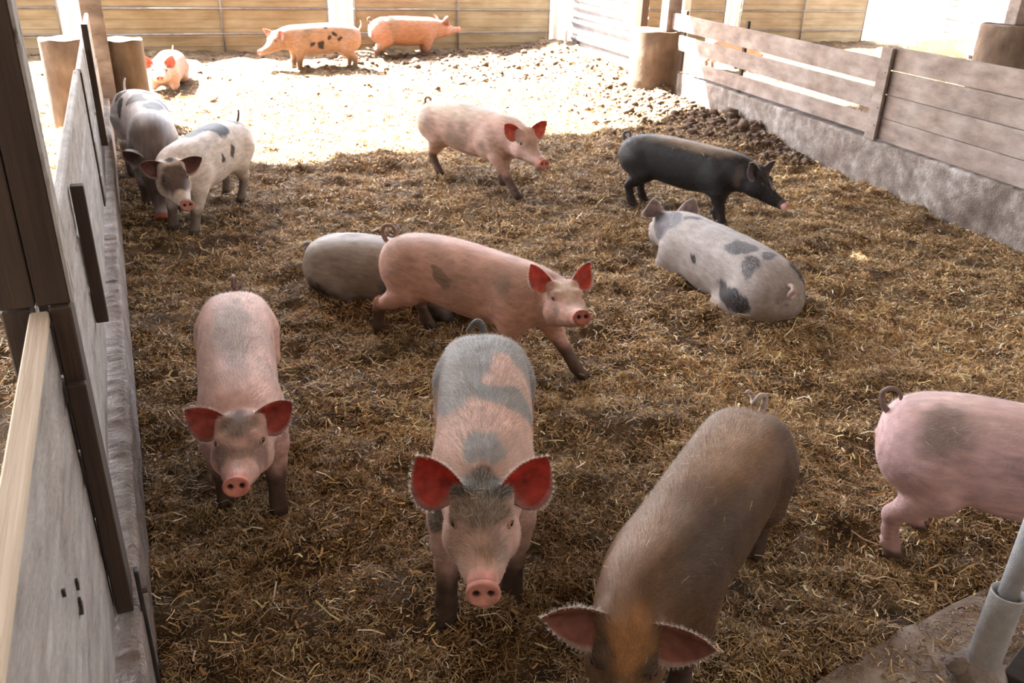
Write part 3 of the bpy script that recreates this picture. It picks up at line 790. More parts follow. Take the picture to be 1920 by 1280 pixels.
def make_pig(P, spec, label, h=.010, hair=0, group='pigs in the straw pens'):
    seed = spec['seed']; r = np.random.default_rng(seed)
    lying = spec.get('lying', False)
    V, F, _ = pig_field(P['dx'], h, lying)
    N = vnormals(V, F)
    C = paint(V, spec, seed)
    org = np.array([P['x'], P['y'], 0.])
    def put(v): return place(deform(v, P), P)-org
    root = empty('pig', tuple(org), label, 'pig', group)
    # slight skin relief in the surface itself
    Vr = V+N*((fbm(V*14, 2, seed+3)-.5)*.006)[:, None]*(V[:, 2:3] > .1)
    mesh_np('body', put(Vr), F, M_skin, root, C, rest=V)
    fringe = []
    for side in (1, -1):
        e, sw, cu = spec.get('earL' if side > 0 else 'earR', spec.get('ear', (.75, .05, .05)))
        Ve, Fe, front, tt, vv = ear_mesh(side, e, sw, cu, spec.get('earlen', .170), spec.get('earw', .076), spec.get('earn'))
        outc = np.array(spec.get('earout', spec.get('base', PINK))); inc = np.array(spec.get('earin', (.42, .10, .075)))
        ce = np.where(front[:, None], inc, outc)
        ce = ce*(.55+.9*fbm(Ve*38, 3, seed+8))[:, None]*np.where(front, .75+.5*np.abs(vv)**.7, 1)[:, None]
        rim = S01((np.abs(vv)-.86)/.14)[:, None]*.7
        ce = ce*(1-rim)+np.array(spec.get('earrim', (.72, .60, .55)))*rim
        eb = S01((.22-tt)/.2)[:, None]; ce = ce*(1-eb*.8)+outc*eb*.8
        if hair:                                           # pale fringe round the rim
            nf = hair//60
            rim_i = np.array([k for k in range(len(Ve)//2) if abs(vv[k]) > .99 and tt[k] > .12]); rim_i = rim_i[np.argsort(vv[rim_i]*1e3+tt[rim_i]*vv[rim_i])]
            a = r.integers(0, len(rim_i), nf); pb = Ve[rim_i[a]]+r.normal(0, .003, (nf, 3)); cen = Ve[:len(Ve)//2].mean(0)
            dr = pb-cen; dr /= np.linalg.norm(dr, axis=1)[:, None]; dr = dr+r.normal(0, .35, (nf, 3))+np.array([-.25, 0, -.1])
            tp_ = pb+dr*r.uniform(.003, .010, nf)[:, None]; wv = np.cross(dr, r.normal(0, 1, (nf, 3))); wv /= np.linalg.norm(wv, axis=1)[:, None]; wv *= .0004
            fringe.append(np.stack([pb-wv, pb+wv, tp_], 1).reshape(-1, 3))
        mesh_np('ear', put(Ve), Fe, M_ear if spec.get('thin', True) else M_skin, root, ce, rest=Ve)
    Vs, Fs, dep = snout_mesh()
    sc = np.array(spec.get('snout', (.58, .22, .17))); cs = sc*(.85+.3*fbm(Vs*60, 2, seed))[:, None]
    cs = cs*(1-dep[:, None])+np.array([.05, .018, .016])*dep[:, None]
    mesh_np('snout', put(Vs), Fs, M_skin, root, cs, rest=Vs)
    for side in (1, -1):
        g = np.array([.722, side*.085, .498]); k = np.argmin(((V-g)**2).sum(1)); c = V[k]; nn = N[k]
        c = c-nn*.002
        u, w = np.linspace(0, np.pi, 9), np.linspace(0, 2*np.pi, 16, endpoint=False)
        Ve = np.array([c+.0120*np.array([math.sin(a)*math.cos(b), math.sin(a)*math.sin(b), math.cos(a)]) for a in u for b in w])
        Fe = np.array([[i*16+j, (i+1)*16+j, (i+1)*16+(j+1) % 16, i*16+(j+1) % 16] for i in range(8) for j in range(16)])
        eye = mesh_np('eye', put(Ve), Fe, M_eye, root, np.tile(np.array([.012, .007, .005]), (len(Ve), 1)), rest=Ve)
        if h < .011:
            tx = np.array([1, 0, -.35]); tx = tx-nn*tx.dot(nn); tx /= np.linalg.norm(tx); ty = np.cross(nn, tx)
            ring = [c+nn*(.004+.002*math.cos(2*a))+tx*.0155*math.cos(a)+ty*.0105*math.sin(a) for a in np.linspace(0, 2*math.pi, 20)]
            Vt, Ft = tube_np(ring, .0042, 8, caps=False)
            k = paint(np.array([c]), spec, seed)[0]*.65+np.array([.30, .15, .12])*.35
            mesh_np('eyelid', put(Vt), Ft, M_skin, eye, np.tile(k, (len(Vt), 1)), rest=Vt)
    T = tail_pts(spec.get('tail', 'curl')); ts = spec.get('tailsize', 1.); T = T[0]+(T-T[0])*ts; Rt = np.linspace(.0135, .0065, len(T))*spec.get('tailr', 1.); Rt[-1] *= .5
    Vt, Ft = tube_np(T, Rt, 10)
    ct = np.array(spec.get('tailcol', spec.get('base', PINK)))
    mesh_np('tail', put(Vt), Ft, M_skin, root, np.tile(ct, (len(Vt), 1)), rest=Vt)
    if hair:
        # bristles lying back along the hide, longer on the spine and ears
        tri = F[r.integers(0, len(F), hair)]; wgt = r.dirichlet((1, 1, 1, 1), hair)
        b = (V[tri]*wgt[..., None]).sum(1); nn = (N[tri]*wgt[..., None]).sum(1)
        keep = (b[:, 2] > .2) & (b[:, 0] < .9); b = b[keep]; nn = nn[keep]; n_ = len(b)
        side = np.sign(b[:, 1])[:, None]
        flow = np.stack([-np.ones(n_), .35*side[:, 0]*S01(np.abs(b[:, 1])/.05), -.5*np.ones(n_)*S01(np.abs(b[:, 1])/.1)], 1)+r.normal(0, .22, (n_, 3))
        flow = flow-nn*(flow*nn).sum(1)[:, None]; flow /= np.linalg.norm(flow, axis=1)[:, None]
        ln = (.010+.020*S01((nn[:, 2]-.1)/.8))*r.uniform(.6, 1.3, n_)*spec.get('hairlen', 1)
        dirv = flow*.92+nn*r.uniform(.12, .42, n_)[:, None]
        tip = b+dirv*ln[:, None]; wv = np.cross(dirv, nn); wv /= np.linalg.norm(wv, axis=1)[:, None]+1e-9
        hw = spec.get('hairw', .00055)
        Vh = np.stack([b-wv*hw-nn*.001, b+wv*hw-nn*.001, tip], 1).reshape(-1, 3)
        base = paint(b, spec, seed); hc = np.array(spec.get('hair', (.75, .68, .58)))
        hm = r.uniform(.05, spec.get('hm', .75), (n_, 1)); ch = base*(1-hm)+hc*hm; ch = ch*r.uniform(.7, 1.2, (n_, 1)); ch = np.repeat(np.clip(ch, 0, 1), 3, 0)
        if fringe:
            fr_ = np.concatenate(fringe); Vh = np.concatenate([Vh, fr_]); ch = np.concatenate([ch, np.tile(np.array(spec.get('fringe', (.85, .80, .74))), (len(fr_), 1))])
        o = mesh_np('bristles', put(Vh), np.arange(len(Vh)).reshape(-1, 3), M_hair, root, ch, smooth=False)
        o['kind'] = 'stuff'
        # fringe on the ear rims
    return root
FIT = {
 'p1': {'x': 0.2837, 'y': 3.5511, 'yaw': -1.6842, 's': 0.9175, 'l': 1.3046, 'bend': 0.0543, 'nyaw': -0.1066, 'npitch': 0.2853, 'dx': [0.156, 0.0, 0.0, 0.0], 'z': 0, 'w': 1.08},
 'p2': {'x': 1.1266, 'y': 2.654, 'yaw': -1.9642, 's': 0.985, 'l': 1.0757, 'bend': -0.044, 'nyaw': 0.0443, 'npitch': 0.2019, 'dx': [0.17, 0.261, 0.0, 0.0], 'z': 0, 'w': 1.13},
 'p3': {'x': 1.6313, 'y': 1.8589, 'yaw': -2.5499, 's': 0.9406, 'l': 1.2013, 'bend': -0.0491, 'nyaw': 0.3627, 'npitch': -0.3457, 'dx': [0.0, 0.0, 0.0, 0.0], 'z': 0, 'w': 1.1},
 'p4': {'x': 2.9319, 'y': 1.5608, 'yaw': -0.7706, 's': 1.0389, 'l': 0.9789, 'bend': 0.0267, 'nyaw': 0.0, 'npitch': 0.0, 'dx': [0.0, 0.0, 0.072, -0.034], 'z': 0, 'w': 1},
 'p5': {'x': 1.6841, 'y': 4.183, 'yaw': -0.9888, 's': 0.9713, 'l': 1.1466, 'bend': -0.1208, 'nyaw': -0.7325, 'npitch': 0.4011, 'dx': [0.342, -0.031, 0.036, -0.192], 'z': 0, 'w': 1},
 'p7': {'x': 3.6614, 'y': 4.4072, 'yaw': 1.4871, 's': 1.0916, 'l': 1.2373, 'bend': 0.059, 'nyaw': -0.0552, 'npitch': 0.4047, 'dx': [0.0, 0.0, 0.0, 0.0], 'z': -0.26, 'w': 1.12},
 'p6': {'x': 1.4703, 'y': 5.1054, 'yaw': -0.7466, 's': 1.0373, 'l': 1.0744, 'bend': 0.0067, 'nyaw': 0.0, 'npitch': 0.0, 'dx': [0.0, 0.0, 0.0, 0.0], 'z': -0.27, 'w': 1.15},
 'p8': {'x': 4.5709, 'y': 6.2232, 'yaw': -1.134, 's': 0.9997, 'l': 1.1839, 'bend': -0.0612, 'nyaw': 0.0236, 'npitch': -0.26, 'dx': [-0.067, 0.119, 0.0, 0.006], 'z': 0, 'w': 1},
 'p9': {'x': 3.1406, 'y': 7.9207, 'yaw': -1.2288, 's': 1.1243, 'l': 1.156, 'bend': 0.044, 'nyaw': -0.2744, 'npitch': -0.088, 'dx': [-0.067, 0.336, -0.263, 0.124], 'z': 0, 'w': 1},
 'p10': {'x': 0.5647, 'y': 7.5384, 'yaw': -2.0823, 's': 1.0749, 'l': 1.1854, 'bend': -0.0371, 'nyaw': 0.7068, 'npitch': -0.1192, 'dx': [0.179, 0.091, 0.126, -0.066], 'z': 0, 'w': 1},
 'p11': {'x': 0.1173, 'y': 8.4201, 'yaw': -1.4795, 's': 1.2692, 'l': 1.3362, 'bend': -0.2632, 'nyaw': -0.0545, 'npitch': -1.015, 'dx': [0.0, 0.002, 0.0, 0.0], 'z': 0, 'w': 1},
 'p12': {'x': 0.6961, 'y': 14.6991, 'yaw': -1.7818, 's': 1.1001, 'l': 1.0603, 'bend': -0.1125, 'nyaw': 0.2031, 'npitch': 0.1262, 'dx': [0.0, 0.0, 0.0, 0.0], 'z': -0.22, 'w': 1.1},
 'p13': {'x': 3.3808, 'y': 15.9951, 'yaw': 3.2248, 's': 1.2337, 'l': 1.0738, 'bend': 0.142, 'nyaw': 0.3956, 'npitch': -0.1914, 'dx': [0.017, 0.034, -0.044, -0.006], 'z': 0, 'w': 1},
 'p14': {'x': 5.3346, 'y': 17.0532, 'yaw': 0.0651, 's': 1.2896, 'l': 1.0368, 'bend': 0.1624, 'nyaw': 0.1679, 'npitch': 0.1469, 'dx': [0.0, -0.045, 0.0, -0.095], 'z': 0, 'w': 1},
 'p15': {'x': 17.0409, 'y': 14.0796, 'yaw': 2.7604, 's': 1.1149, 'l': 1.0648, 'bend': 0.0438, 'nyaw': 0.5667, 'npitch': 0.0479, 'dx': [0.0, 0.0, 0.0, 0.0], 'z': 0, 'w': 1},
 'p16': {'x': 11.5643, 'y': 14.7542, 'yaw': 0.0431, 's': 0.9879, 'l': 1.0518, 'bend': 0.0102, 'nyaw': 0.0353, 'npitch': -0.2716, 'dx': [0.0, 0.027, 0.0, -0.019], 'z': 0, 'w': 1},
}
GREY = (.20, .20, .205); DGREY = (.085, .08, .082); BLK = (.028, .025, .026); DUST = (.24, .17, .115)
PIGS = [
 ('p1', dict(seed=11, legs=.95, hm=.5, base=(.68, .43, .37), dirt=.35, muzzle=(.62, .26, .20), snout=(.62, .24, .18), tail='hook', tailsize=1.15, tailr=1.2, tailcol=(.16, .09, .075), ear=(.42, .1, .08), earlen=.155,
   spots=[(.0, 0, .67, .36, .07, .10, DUST, .9, .75), (.66, 0, .55, .08, .07, .07, (.13, .09, .07), .8, .85), (.76, .055, .45, .07, .05, .06, (.20, .12, .10), .8, .8), (.76, -.055, .45, .07, .05, .06, (.15, .10, .085), .8, .8), (.80, 0, .47, .05, .03, .03, (.22, .15, .10), .8, .7)]),
   'pink pig walking toward the camera along the left wall, with dusty back and dark face', .009, 30000),
 ('p2', dict(seed=22, legs=1., base=(.66, .42, .35), dirt=.22, muzzle=(.66, .32, .26), snout=(.66, .30, .24), tail='fold', tailsize=1.0, tailr=1.45, tailcol=(.14, .135, .135), ear=(.78, .0, .03), earin=(.50, .07, .05), earlen=.185, earw=.084, earout=(.5, .38, .33),
   legcol=(.07, .045, .033), hair=(.80, .77, .70), hairlen=1.25,
   spots=[(-.44, 0, .50, .22, .30, .42, GREY), (-.12, -.10, .62, .30, .115, .20, GREY), (-.24, .15, .55, .12, .06, .14, GREY), (.02, -.07, .66, .09, .09, .12, GREY), (.09, .09, .62, .085, .12, .14, GREY), (-.30, 0, .66, .1, .05, .08, GREY),
          (.43, 0, .67, .10, .075, .12, (.30, .30, .31)), (.63, 0, .59, .09, .12, .06, (.055, .05, .045), .4), (.71, 0, .53, .07, .11, .05, (.14, .105, .075), .8, .95), (.78, .05, .45, .05, .05, .06, (.22, .15, .11), .8, .8), (.84, 0, .45, .06, .035, .04, (.27, .16, .10), .8, .85),
          (.44, -.16, .42, .10, .06, .12, (.17, .13, .10)), (.75, -.07, .42, .07, .05, .07, (.42, .27, .18), .9, .7)]),
   'grey and pink patched pig facing the camera with red backlit ears, front and centre', .0075, 60000),
 ('p3', dict(seed=33, base=(.15, .080, .042), dirt=.0, top=(.42, .275, .165), topz=.61, belly=(.075, .045, .032), tail='knot', tailcol=(.40, .33, .28), ear=(.06, .18, .10), earn=.55, thin=False, earout=(.50, .38, .32), earin=(.20, .075, .055), earlen=.185, earw=.07,  # lit tan top and darker unlit flank are put into the hide colour
   tailsize=1.2, tailr=1.1, hair=(.48, .31, .17), hm=.5, hairlen=1.1, legs=.8, snout=(.45, .22, .16),
   spots=[(.66, 0, .56, .10, .06, .06, (.42, .21, .08), .8, .9), (.25, .12, .56, .24, .09, .16, (.05, .032, .024), .9, .85), (-.42, .13, .45, .18, .10, .18, (.06, .035, .022), .9, .85), (-.1, .17, .45, .4, .08, .14, (.07, .042, .027), .9, .8), (.26, .03, .68, .12, .08, .06, (.15, .10, .07), .9, .6), (.40, -.05, .6, .2, .08, .12, (.40, .29, .22), .9, .6), (.80, 0, .48, .10, .02, .04, (.55, .40, .26), .6, .8), (.70, .075, .52, .05, .03, .05, (.06, .04, .03), .7, .8), (.70, -.075, .52, .05, .03, .05, (.06, .04, .03), .7, .8)]),
   'brown pig at the lower edge with its head down and ears spread, nearest the camera', .008, 50000),
 ('p4', dict(seed=44, base=(.62, .41, .40), dirt=.15, top=(.66, .52, .47), topz=.60, tail='hook', tailcol=(.20, .13, .11), legs=.35, legcol=(.25, .15, .14),
   hair=(.85, .78, .74), spots=[(-.36, -.12, .58, .11, .09, .12, (.22, .17, .14), .8, .8), (-.05, -.15, .5, .12, .06, .06, (.30, .20, .19), 1, .5)]),
   'pink pig at the right edge showing its rear half and curly tail', .009, 40000),
 ('p5', dict(seed=55, base=(.63, .375, .305), dirt=.32, top=(.74, .53, .47), topz=.62, tail='curl', tailsize=1.3, tailr=1.1, tailcol=(.30, .19, .16), muzzle=(.60, .27, .22), snout=(.36, .12, .09), earL=(.75, -.1, .05), earR=(.85, .05, .02), earin=(.52, .08, .045), earw=.066, legs=.95,
   spots=[(-.10, -.165, .50, .050, .05, .065, (.24, .18, .13), .35, .95), (-.38, -.13, .50, .12, .08, .12, (.44, .27, .21), 1, .7), (.02, -.16, .46, .08, .06, .07, (.42, .27, .21), 1, .6), (.28, -.15, .55, .06, .05, .05, (.26, .19, .15), .9, .7),
          (.68, 0, .54, .08, .06, .06, (.60, .48, .36), .8, .8), (.75, -.065, .43, .03, .03, .03, (.24, .19, .17), .8, .8), (.76, 0, .49, .05, .04, .04, (.50, .38, .26), .8, .7)]),
   'pink pig striding right across the middle with red upright ears and curled tail', .009, 30000),
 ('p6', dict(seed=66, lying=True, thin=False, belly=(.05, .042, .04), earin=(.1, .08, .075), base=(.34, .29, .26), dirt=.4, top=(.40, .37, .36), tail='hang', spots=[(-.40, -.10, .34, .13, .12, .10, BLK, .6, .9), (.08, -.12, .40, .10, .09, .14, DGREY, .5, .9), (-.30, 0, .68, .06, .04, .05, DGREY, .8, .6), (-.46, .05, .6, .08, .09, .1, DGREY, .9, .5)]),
   'grey brown pig lying in the straw behind the striding pink pig', .011, 0),
 ('p7', dict(seed=77, lying=True, snout=(.30, .22, .20), hm=.5, thin=False, base=(.31, .27, .25), dirt=.4, top=(.42, .40, .40), topz=.6, tail='hang', tailcol=(.45, .34, .30), ear=(1.0, -.15, .0), earL=(1.05, -.2, .0), earin=(.35, .2, .17), earout=(.22, .16, .155), earlen=.15,
   spots=[(-.22, .06, .66, .085, .075, .10, DGREY), (-.38, .12, .60, .065, .06, .07, DGREY), (-.36, .0, .66, .045, .045, .06, DGREY), (-.44, -.13, .58, .14, .05, .10, BLK), (.24, -.08, .64, .07, .045, .06, DGREY), (.44, .09, .58, .15, .085, .15, (.12, .11, .12)),
          (.30, .02, .66, .035, .04, .05, DGREY), (-.36, .19, .42, .16, .06, .08, BLK), (.05, .17, .48, .03, .03, .04, BLK), (-.10, -.13, .62, .06, .04, .05, DGREY), (.52, 0, .6, .04, .03, .05, (.50, .34, .28))]),
   'white pig with dark spots lying down with its tail toward the camera, right of centre', .009, 20000),
 ('p8', dict(seed=88, hair=(.11, .085, .06), hm=.5, base=(.014, .012, .012), dirt=.0, top=(.20, .15, .105), topz=.60, tail='curl', tailcol=(.10, .09, .09), ear=(.55, -.1, .0), earin=(.06, .04, .04), earout=(.05, .04, .04), earL=(.35, .2, .0), thin=False, snout=(.66, .38, .33), muzzle=(.10, .07, .065),
   legcol=(.03, .025, .024), earrim=(.2, .17, .16), spots=[(.10, 0, .66, .34, .13, .10, (.24, .175, .12), .8, .8), (.50, -.11, .48, .05, .05, .08, (.14, .10, .07), .9, .5), (.78, 0, .50, .07, .02, .03, (.35, .32, .30), .4, .8)]),
   'black pig with a dusty brown back and pink snout, standing behind the lying spotted pig', .010, 20000),
 ('p9', dict(seed=99, base=(.52, .34, .275), dirt=.65, top=(.52, .43, .35), topz=.58, tail='curl', tailcol=(.2, .13, .11), muzzle=(.5, .25, .2), snout=(.48, .17, .13), ear=(.45, .1, .03), earin=(.55, .12, .07), legs=.9,
   spots=[(-.42, -.10, .45, .14, .12, .22, (.36, .27, .20), .9, .8), (.28, -.16, .40, .05, .04, .06, (.24, .17, .13), .8, .8), (-.05, -.1, .6, .25, .09, .08, (.42, .34, .25), .9, .7)]),
   'pale pink pig walking right at the edge of the sunlit straw', .011, 0),
 ('p10', dict(seed=110, base=(.68, .60, .54), dirt=.2, tail='up', tailcol=(.08, .06, .06), ear=(.25, .25, .03), earin=(.10, .04, .035), earout=(.05, .04, .04), thin=False, snout=(.5, .24, .19), legs=.8,
   spots=[(-.08, .02, .67, .10, .15, .12, BLK), (.08, -.04, .67, .14, .08, .10, BLK), (-.42, .0, .64, .12, .13, .12, BLK), (-.08, .17, .48, .035, .05, .05, BLK), (.07, .17, .47, .025, .04, .04, BLK), (.74, 0, .49, .11, .12, .10, (.10, .07, .06), .5, .95), (.60, .02, .6, .03, .04, .03, BLK)]),
   'white pig with black patches and a dark face near the far left', .011, 0),
 ('p11', dict(seed=121, base=(.62, .60, .63), dirt=.1, tail='up', ear=(.9, .0, .03), earin=(.12, .07, .07), earout=(.25, .24, .26), thin=False, legs=.9, 
   spots=[(-.40, .12, .60, .055, .06, .07, BLK), (-.33, -.10, .62, .055, .055, .07, BLK), (-.50, -.03, .58, .05, .04, .05, BLK), (-.22, -.15, .55, .07, .07, .09, BLK), (-.16, .04, .67, .075, .06, .06, BLK), (-.02, -.07, .66, .10, .09, .08, DGREY), (.05, .12, .62, .07, .06, .07, DGREY), (.18, .03, .64, .10, .07, .07, BLK), (.62, 0, .48, .30, .3, .3, (.13, .10, .09), .5, .9), (.25, 0, .35, .26, .3, .12, (.16, .12, .11), .8, .8)]),
   'bluish white pig with grey spots beside the left fence, its head behind the patched pig', .011, 0),
 ('p12', dict(seed=132, lying=True, base=(.50, .32, .27), dirt=.3, tail='up', ear=(.8, .0, .0), earin=(.6, .2, .15), spots=[(.78, -.05, .45, .06, .06, .06, (.3, .2, .15), .8, .7), (-.2, 0, .5, .4, .3, .3, (.32, .22, .19), .9, .8)]),
   'pink pig lying in the sun just right of the drum, head toward the camera', .012, 0),
 ('p13', dict(seed=143, base=(.36, .22, .155), dirt=.5, tail='up', tailcol=(.5, .4, .36), ear=(.3, .3, .0), earin=(.55, .3, .22), spots=[(.04, .15, .40, .06, .05, .05, BLK), (-.08, .17, .48, .035, .04, .035, BLK), (-.16, .16, .54, .03, .04, .03, BLK), (-.22, .17, .49, .035, .04, .035, BLK), (.16, .17, .40, .04, .04, .035, BLK), (-.05, .12, .62, .03, .04, .03, BLK)]),
   'pink pig with small dark spots standing at the far end and facing left', .012, 0),
 ('p14', dict(seed=154, base=(.36, .185, .125), dirt=.5, tail='curl', tailcol=(.2, .13, .11), ear=(.6, .1, .03), earin=(.60, .25, .18), spots=[(.05, -.13, .4, .3, .08, .14, (.32, .15, .08), .9, .7)]),
   'orange pink pig standing at the far end and facing right', .012, 0),
 ('p15', dict(seed=165, base=(.95, .9, .87), dirt=.05, tail='curl', thin=False, earin=(.8, .7, .65), ear=(.6, .1, .03)),
   'pale pig in full sun in the next pen, seen over the solid plank panel', .012, 0),
 ('p16', dict(seed=176, base=(.72, .50, .43), dirt=.25, tail='curl', ear=(.5, .1, .03), earin=(.60, .12, .08)),
   'pink pig in the next pen, seen through the gaps of the plank fence', .012, 0),
]
for key, spec, label, h, hair in PIGS:
    P = FIT[key]; spec['z'] = P['z']
    if key == 'p4': P['x'] += .045; P['y'] += .03
    if key == 'p11': P['x'] += .05; P['w'] = .92
    if key == 'p7': P['npitch'] = -.05; P['nyaw'] = -.28
    if key == 'p6': P['npitch'] = -.35; P['z'] = -.285
    make_pig(P, spec, label, h, hair)
# ---------------------------------------------------------------- loose straw over the bed, one countless stuff
def straws(name, n, region, ln, wd, seed, lift=.014, gain=1., label=None, clump=1., flat=.35):
    r = np.random.default_rng(seed)
    x = r.uniform(region[0], region[1], n*3); y = r.uniform(region[2], region[3], n*3)
    u, v, d = project(np.stack([x, y, np.zeros_like(x)], 1))
    k = (d > .3) & (u > -260) & (u < 2180) & (v < 1480) & (x > -4)
    wx = P0[0]+(y-P0[1])*WD[0]/WD[1]
    k &= ~((x > -.43) & (x < -.175) & (y < 11.4)) & ~((x > wx-.005) & (x < wx+.26) & (y < 11.5))
    sd = slab_side(x, y)
    k &= (sd < .02) | (r.random(n*3) < .2)
    # tufts: keep more straws where the noise is high
    c = fbm(np.stack([x*6, y*6, x*0], 1), 3, seed)
    k &= r.random(n*3) < np.clip(.35+clump*(c-.35)*2.4, .12, 1)
    muck = (S01((y-12.8)/1.5)+np.exp(-((x-wx+.25)/.7)**2)*S01((y-7.3)/1.6))
    k &= r.random(n*3) > np.clip(muck, 0, 1)*.85
    x = x[k][:n]; y = y[k][:n]; c = c[k][:n]; n = len(x); sd = sd[k][:n]
    z = ground_h(x, y)+np.where(sd > .02, .05+.002, 0)
    z = np.where(sd > .02, -.003, z)
    cell = np.stack([np.floor(x*9), np.floor(y*9), x*0], 1)
    a = r.uniform(0, 2*np.pi, n)+ (fbm(np.stack([x*5, y*5, x*0], 1), 2, seed+5)-.5)*6
    tl = r.normal(0, flat, n); tl = np.where(sd > .02, tl*.1, tl)
    L = ln*np.exp(r.normal(0, .45, n)); Wd = wd*np.exp(r.normal(0, .35, n))
    dr = np.stack([np.cos(a)*np.cos(tl), np.sin(a)*np.cos(tl), np.sin(tl)], 1)
    sdv = np.stack([-np.sin(a), np.cos(a), np.zeros(n)], 1); ro = r.normal(0, .6, n)
    up = np.cross(dr, sdv); w = (sdv*np.cos(ro)[:, None]+up*np.sin(ro)[:, None])*Wd[:, None]/2
    zz = z+np.abs(np.sin(tl))*L*.35+r.uniform(0, 1, n)**2*lift*(sd < .02)*(.4+1.6*c)+.001
    m = np.stack([x, y, zz], 1); bend = r.normal(0, .14, n)[:, None]*L[:, None]*np.abs(up)+sdv*r.normal(0, .08, n)[:, None]*L[:, None]
    p0 = m-dr*L[:, None]/2; p1 = m+bend; p2 = m+dr*L[:, None]/2
    V = np.stack([p0-w, p0+w, p1-w, p1+w, p2-w, p2+w], 1).reshape(-1, 3)
    i = np.arange(n)[:, None]*6
    F = np.concatenate([i+np.array([[0, 1, 3, 2]]), i+np.array([[2, 3, 5, 4]])])
    pal = np.array([(.58, .42, .21), (.74, .60, .36), (.40, .255, .11), (.25, .15, .07), (.50, .43, .33), (.13, .075, .038), (.85, .74, .52)])
    pi = r.choice(len(pal), n, p=[.22, .12, .23, .17, .10, .12, .04])
    tone = fbm(np.stack([x*.9, y*.9, x*0], 1), 2, 77)
    C = pal[pi]*(.72+.28*c[:, None]*2)*r.uniform(.65, 1.25, (n, 1))*(.6+.8*tone[:, None])
    # older, browner litter close to the camera and fresher in the middle of the pen
    C = np.clip(C*gain, 0, .9)*np.array([1, .97, .93]); C = np.repeat(C, 6, 0)
    return V, F, C
ST = [straws('a', 170000, (-.3, 4.2, .8, 3.6), .026, .0026, 1),
      straws('b', 150000, (-.3, 7.2, 3.4, 6.2), .032, .0034, 2),
      straws('g', 50000, (4.0, 7.2, 1.4, 3.6), .036, .0032, 9),
      straws('h', 9000, (-.3, 5.5, .8, 4.5), .040, .0046, 19, lift=.03, gain=1.5, flat=.2),
      straws('c', 120000, (-4, 8.2, 6.0, 9.8), .042, .0048, 3),
      straws('d', 60000, (-4, 9., 9.4, 16.), .055, .0065, 4, clump=1.4),
      straws('e', 26000, (7.4, 18, 5.0, 16.), .06, .007, 5),
      straws('f', 8000, (-2.2, -.43, 1.5, 6.5), .05, .005, 6)]
k = 0; VV = []; FF = []; CC = []
for V, F, C in ST: VV.append(V); FF.append(F+k); CC.append(C); k += len(V)
o = mesh_np('straw_bedding', np.concatenate(VV), np.concatenate(FF), M_straw, None, np.concatenate(CC), smooth=False)
tag(o, 'loose golden brown straw bedding covering the pen floor', 'straw', kind='stuff')

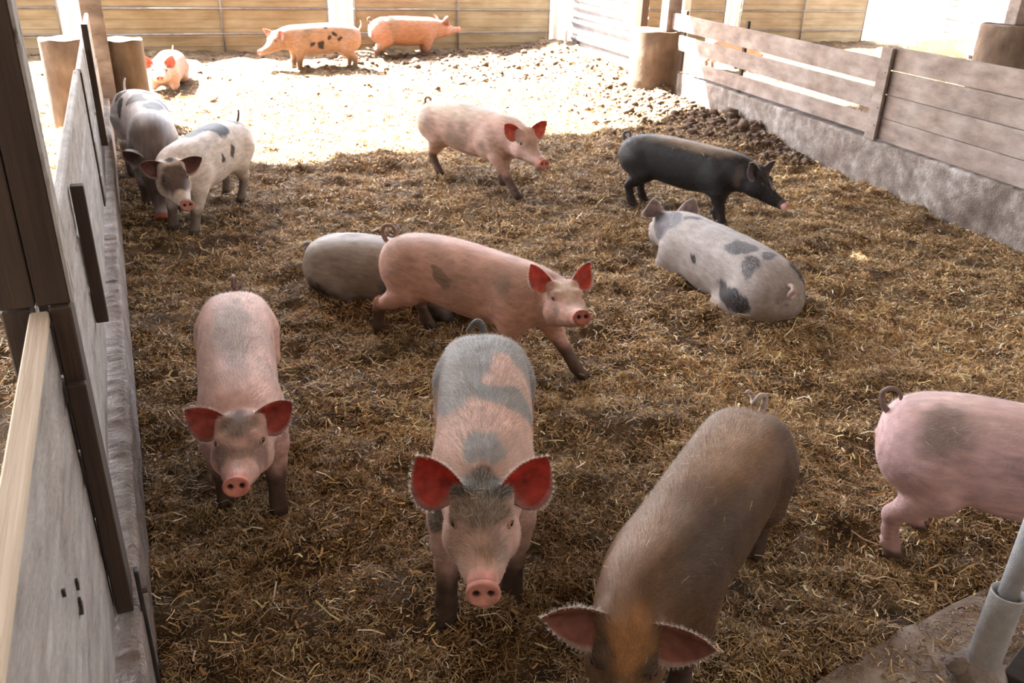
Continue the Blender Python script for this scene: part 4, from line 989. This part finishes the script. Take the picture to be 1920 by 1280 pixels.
# clods of dried muck at the foot of the wall and across the far end
def clods(n, seed):
    r = np.random.default_rng(seed)
    t = (1+5**.5)/2
    ico = np.array([(-1, t, 0), (1, t, 0), (-1, -t, 0), (1, -t, 0), (0, -1, t), (0, 1, t), (0, -1, -t), (0, 1, -t), (t, 0, -1), (t, 0, 1), (-t, 0, -1), (-t, 0, 1)], float); ico /= np.linalg.norm(ico[0])
    fi = np.array([(0, 11, 5), (0, 5, 1), (0, 1, 7), (0, 7, 10), (0, 10, 11), (1, 5, 9), (5, 11, 4), (11, 10, 2), (10, 7, 6), (7, 1, 8), (3, 9, 4), (3, 4, 2), (3, 2, 6), (3, 6, 8), (3, 8, 9), (4, 9, 5), (2, 4, 11), (6, 2, 10), (8, 6, 7), (9, 8, 1)])
    # two zones: along the right wall, and the far third of the pen
    m = n//3; yy = r.uniform(7.4, 12.6, m); wx = P0[0]+(yy-P0[1])*WD[0]/WD[1]; xx = wx-np.abs(r.normal(0, .55, m))*np.clip((yy-7.2)/1.5, .3, 1.6)-.05
    y2 = r.uniform(11.5, 17.6, n-m); x2 = r.uniform(-3.5, 9.2, n-m)
    kk = r.random(n-m) < np.clip((y2-12.5)/3+(x2-6)/3, .06, 1); x2 = x2[kk]; y2 = y2[kk]
    x = np.concatenate([xx, x2]); y = np.concatenate([yy, y2]); n = len(x)
    s = .022*np.exp(r.normal(0, .5, n)); z = ground_h(x, y)+s*.25
    sh = ico[None]*(1+r.normal(0, .22, (n, 12, 1)))*s[:, None, None]*np.array([1, 1, .7])
    V = (sh+np.stack([x, y, z], 1)[:, None]).reshape(-1, 3); F = (fi[None]+np.arange(n)[:, None, None]*12).reshape(-1, 3)
    o = mesh_np('muck_clods', V, F, M_clod, smooth=True)
    tag(o, 'dark clods of trodden muck along the right wall and the far end of the pen', 'muck', kind='stuff')
clods(9000, 8)

# bits of straw caught on the pigs' backs
bits = []; bc = []
rb = np.random.default_rng(12)
for root in [o for o in bpy.data.objects if o.name.startswith('pig') and o.type == 'EMPTY'][:9]:
    body = [c for c in root.children if c.name.startswith('body')][0]; me = body.data
    co = np.empty(len(me.vertices)*3, np.float32); me.vertices.foreach_get('co', co); co = co.reshape(-1, 3)
    no = np.empty(len(me.vertices)*3, np.float32); me.vertices.foreach_get('normal', no); no = no.reshape(-1, 3)
    k = rb.choice(np.nonzero(no[:, 2] > .45)[0], 34)
    for i_ in k:
        n_ = no[i_]; t = np.cross(n_, rb.normal(0, 1, 3)); t /= np.linalg.norm(t); b_ = np.cross(n_, t)
        L = rb.uniform(.006, .02); w = rb.uniform(.0008, .0018); p = co[i_]+np.array(root.location)+n_*.003
        bits.append([p-t*L-b_*w, p-t*L+b_*w, p+t*L+b_*w+n_*.002, p+t*L-b_*w+n_*.002]); bc.append(np.array((.66, .52, .30))*rb.uniform(.6, 1.1))
o = mesh_np('straw_bits', np.array(bits).reshape(-1, 3), np.arange(len(bits)*4).reshape(-1, 4), M_straw, None, np.repeat(np.array(bc), 4, 0), smooth=False)
tag(o, 'small bits of straw caught on the backs of the nearer pigs', 'straw', kind='stuff')
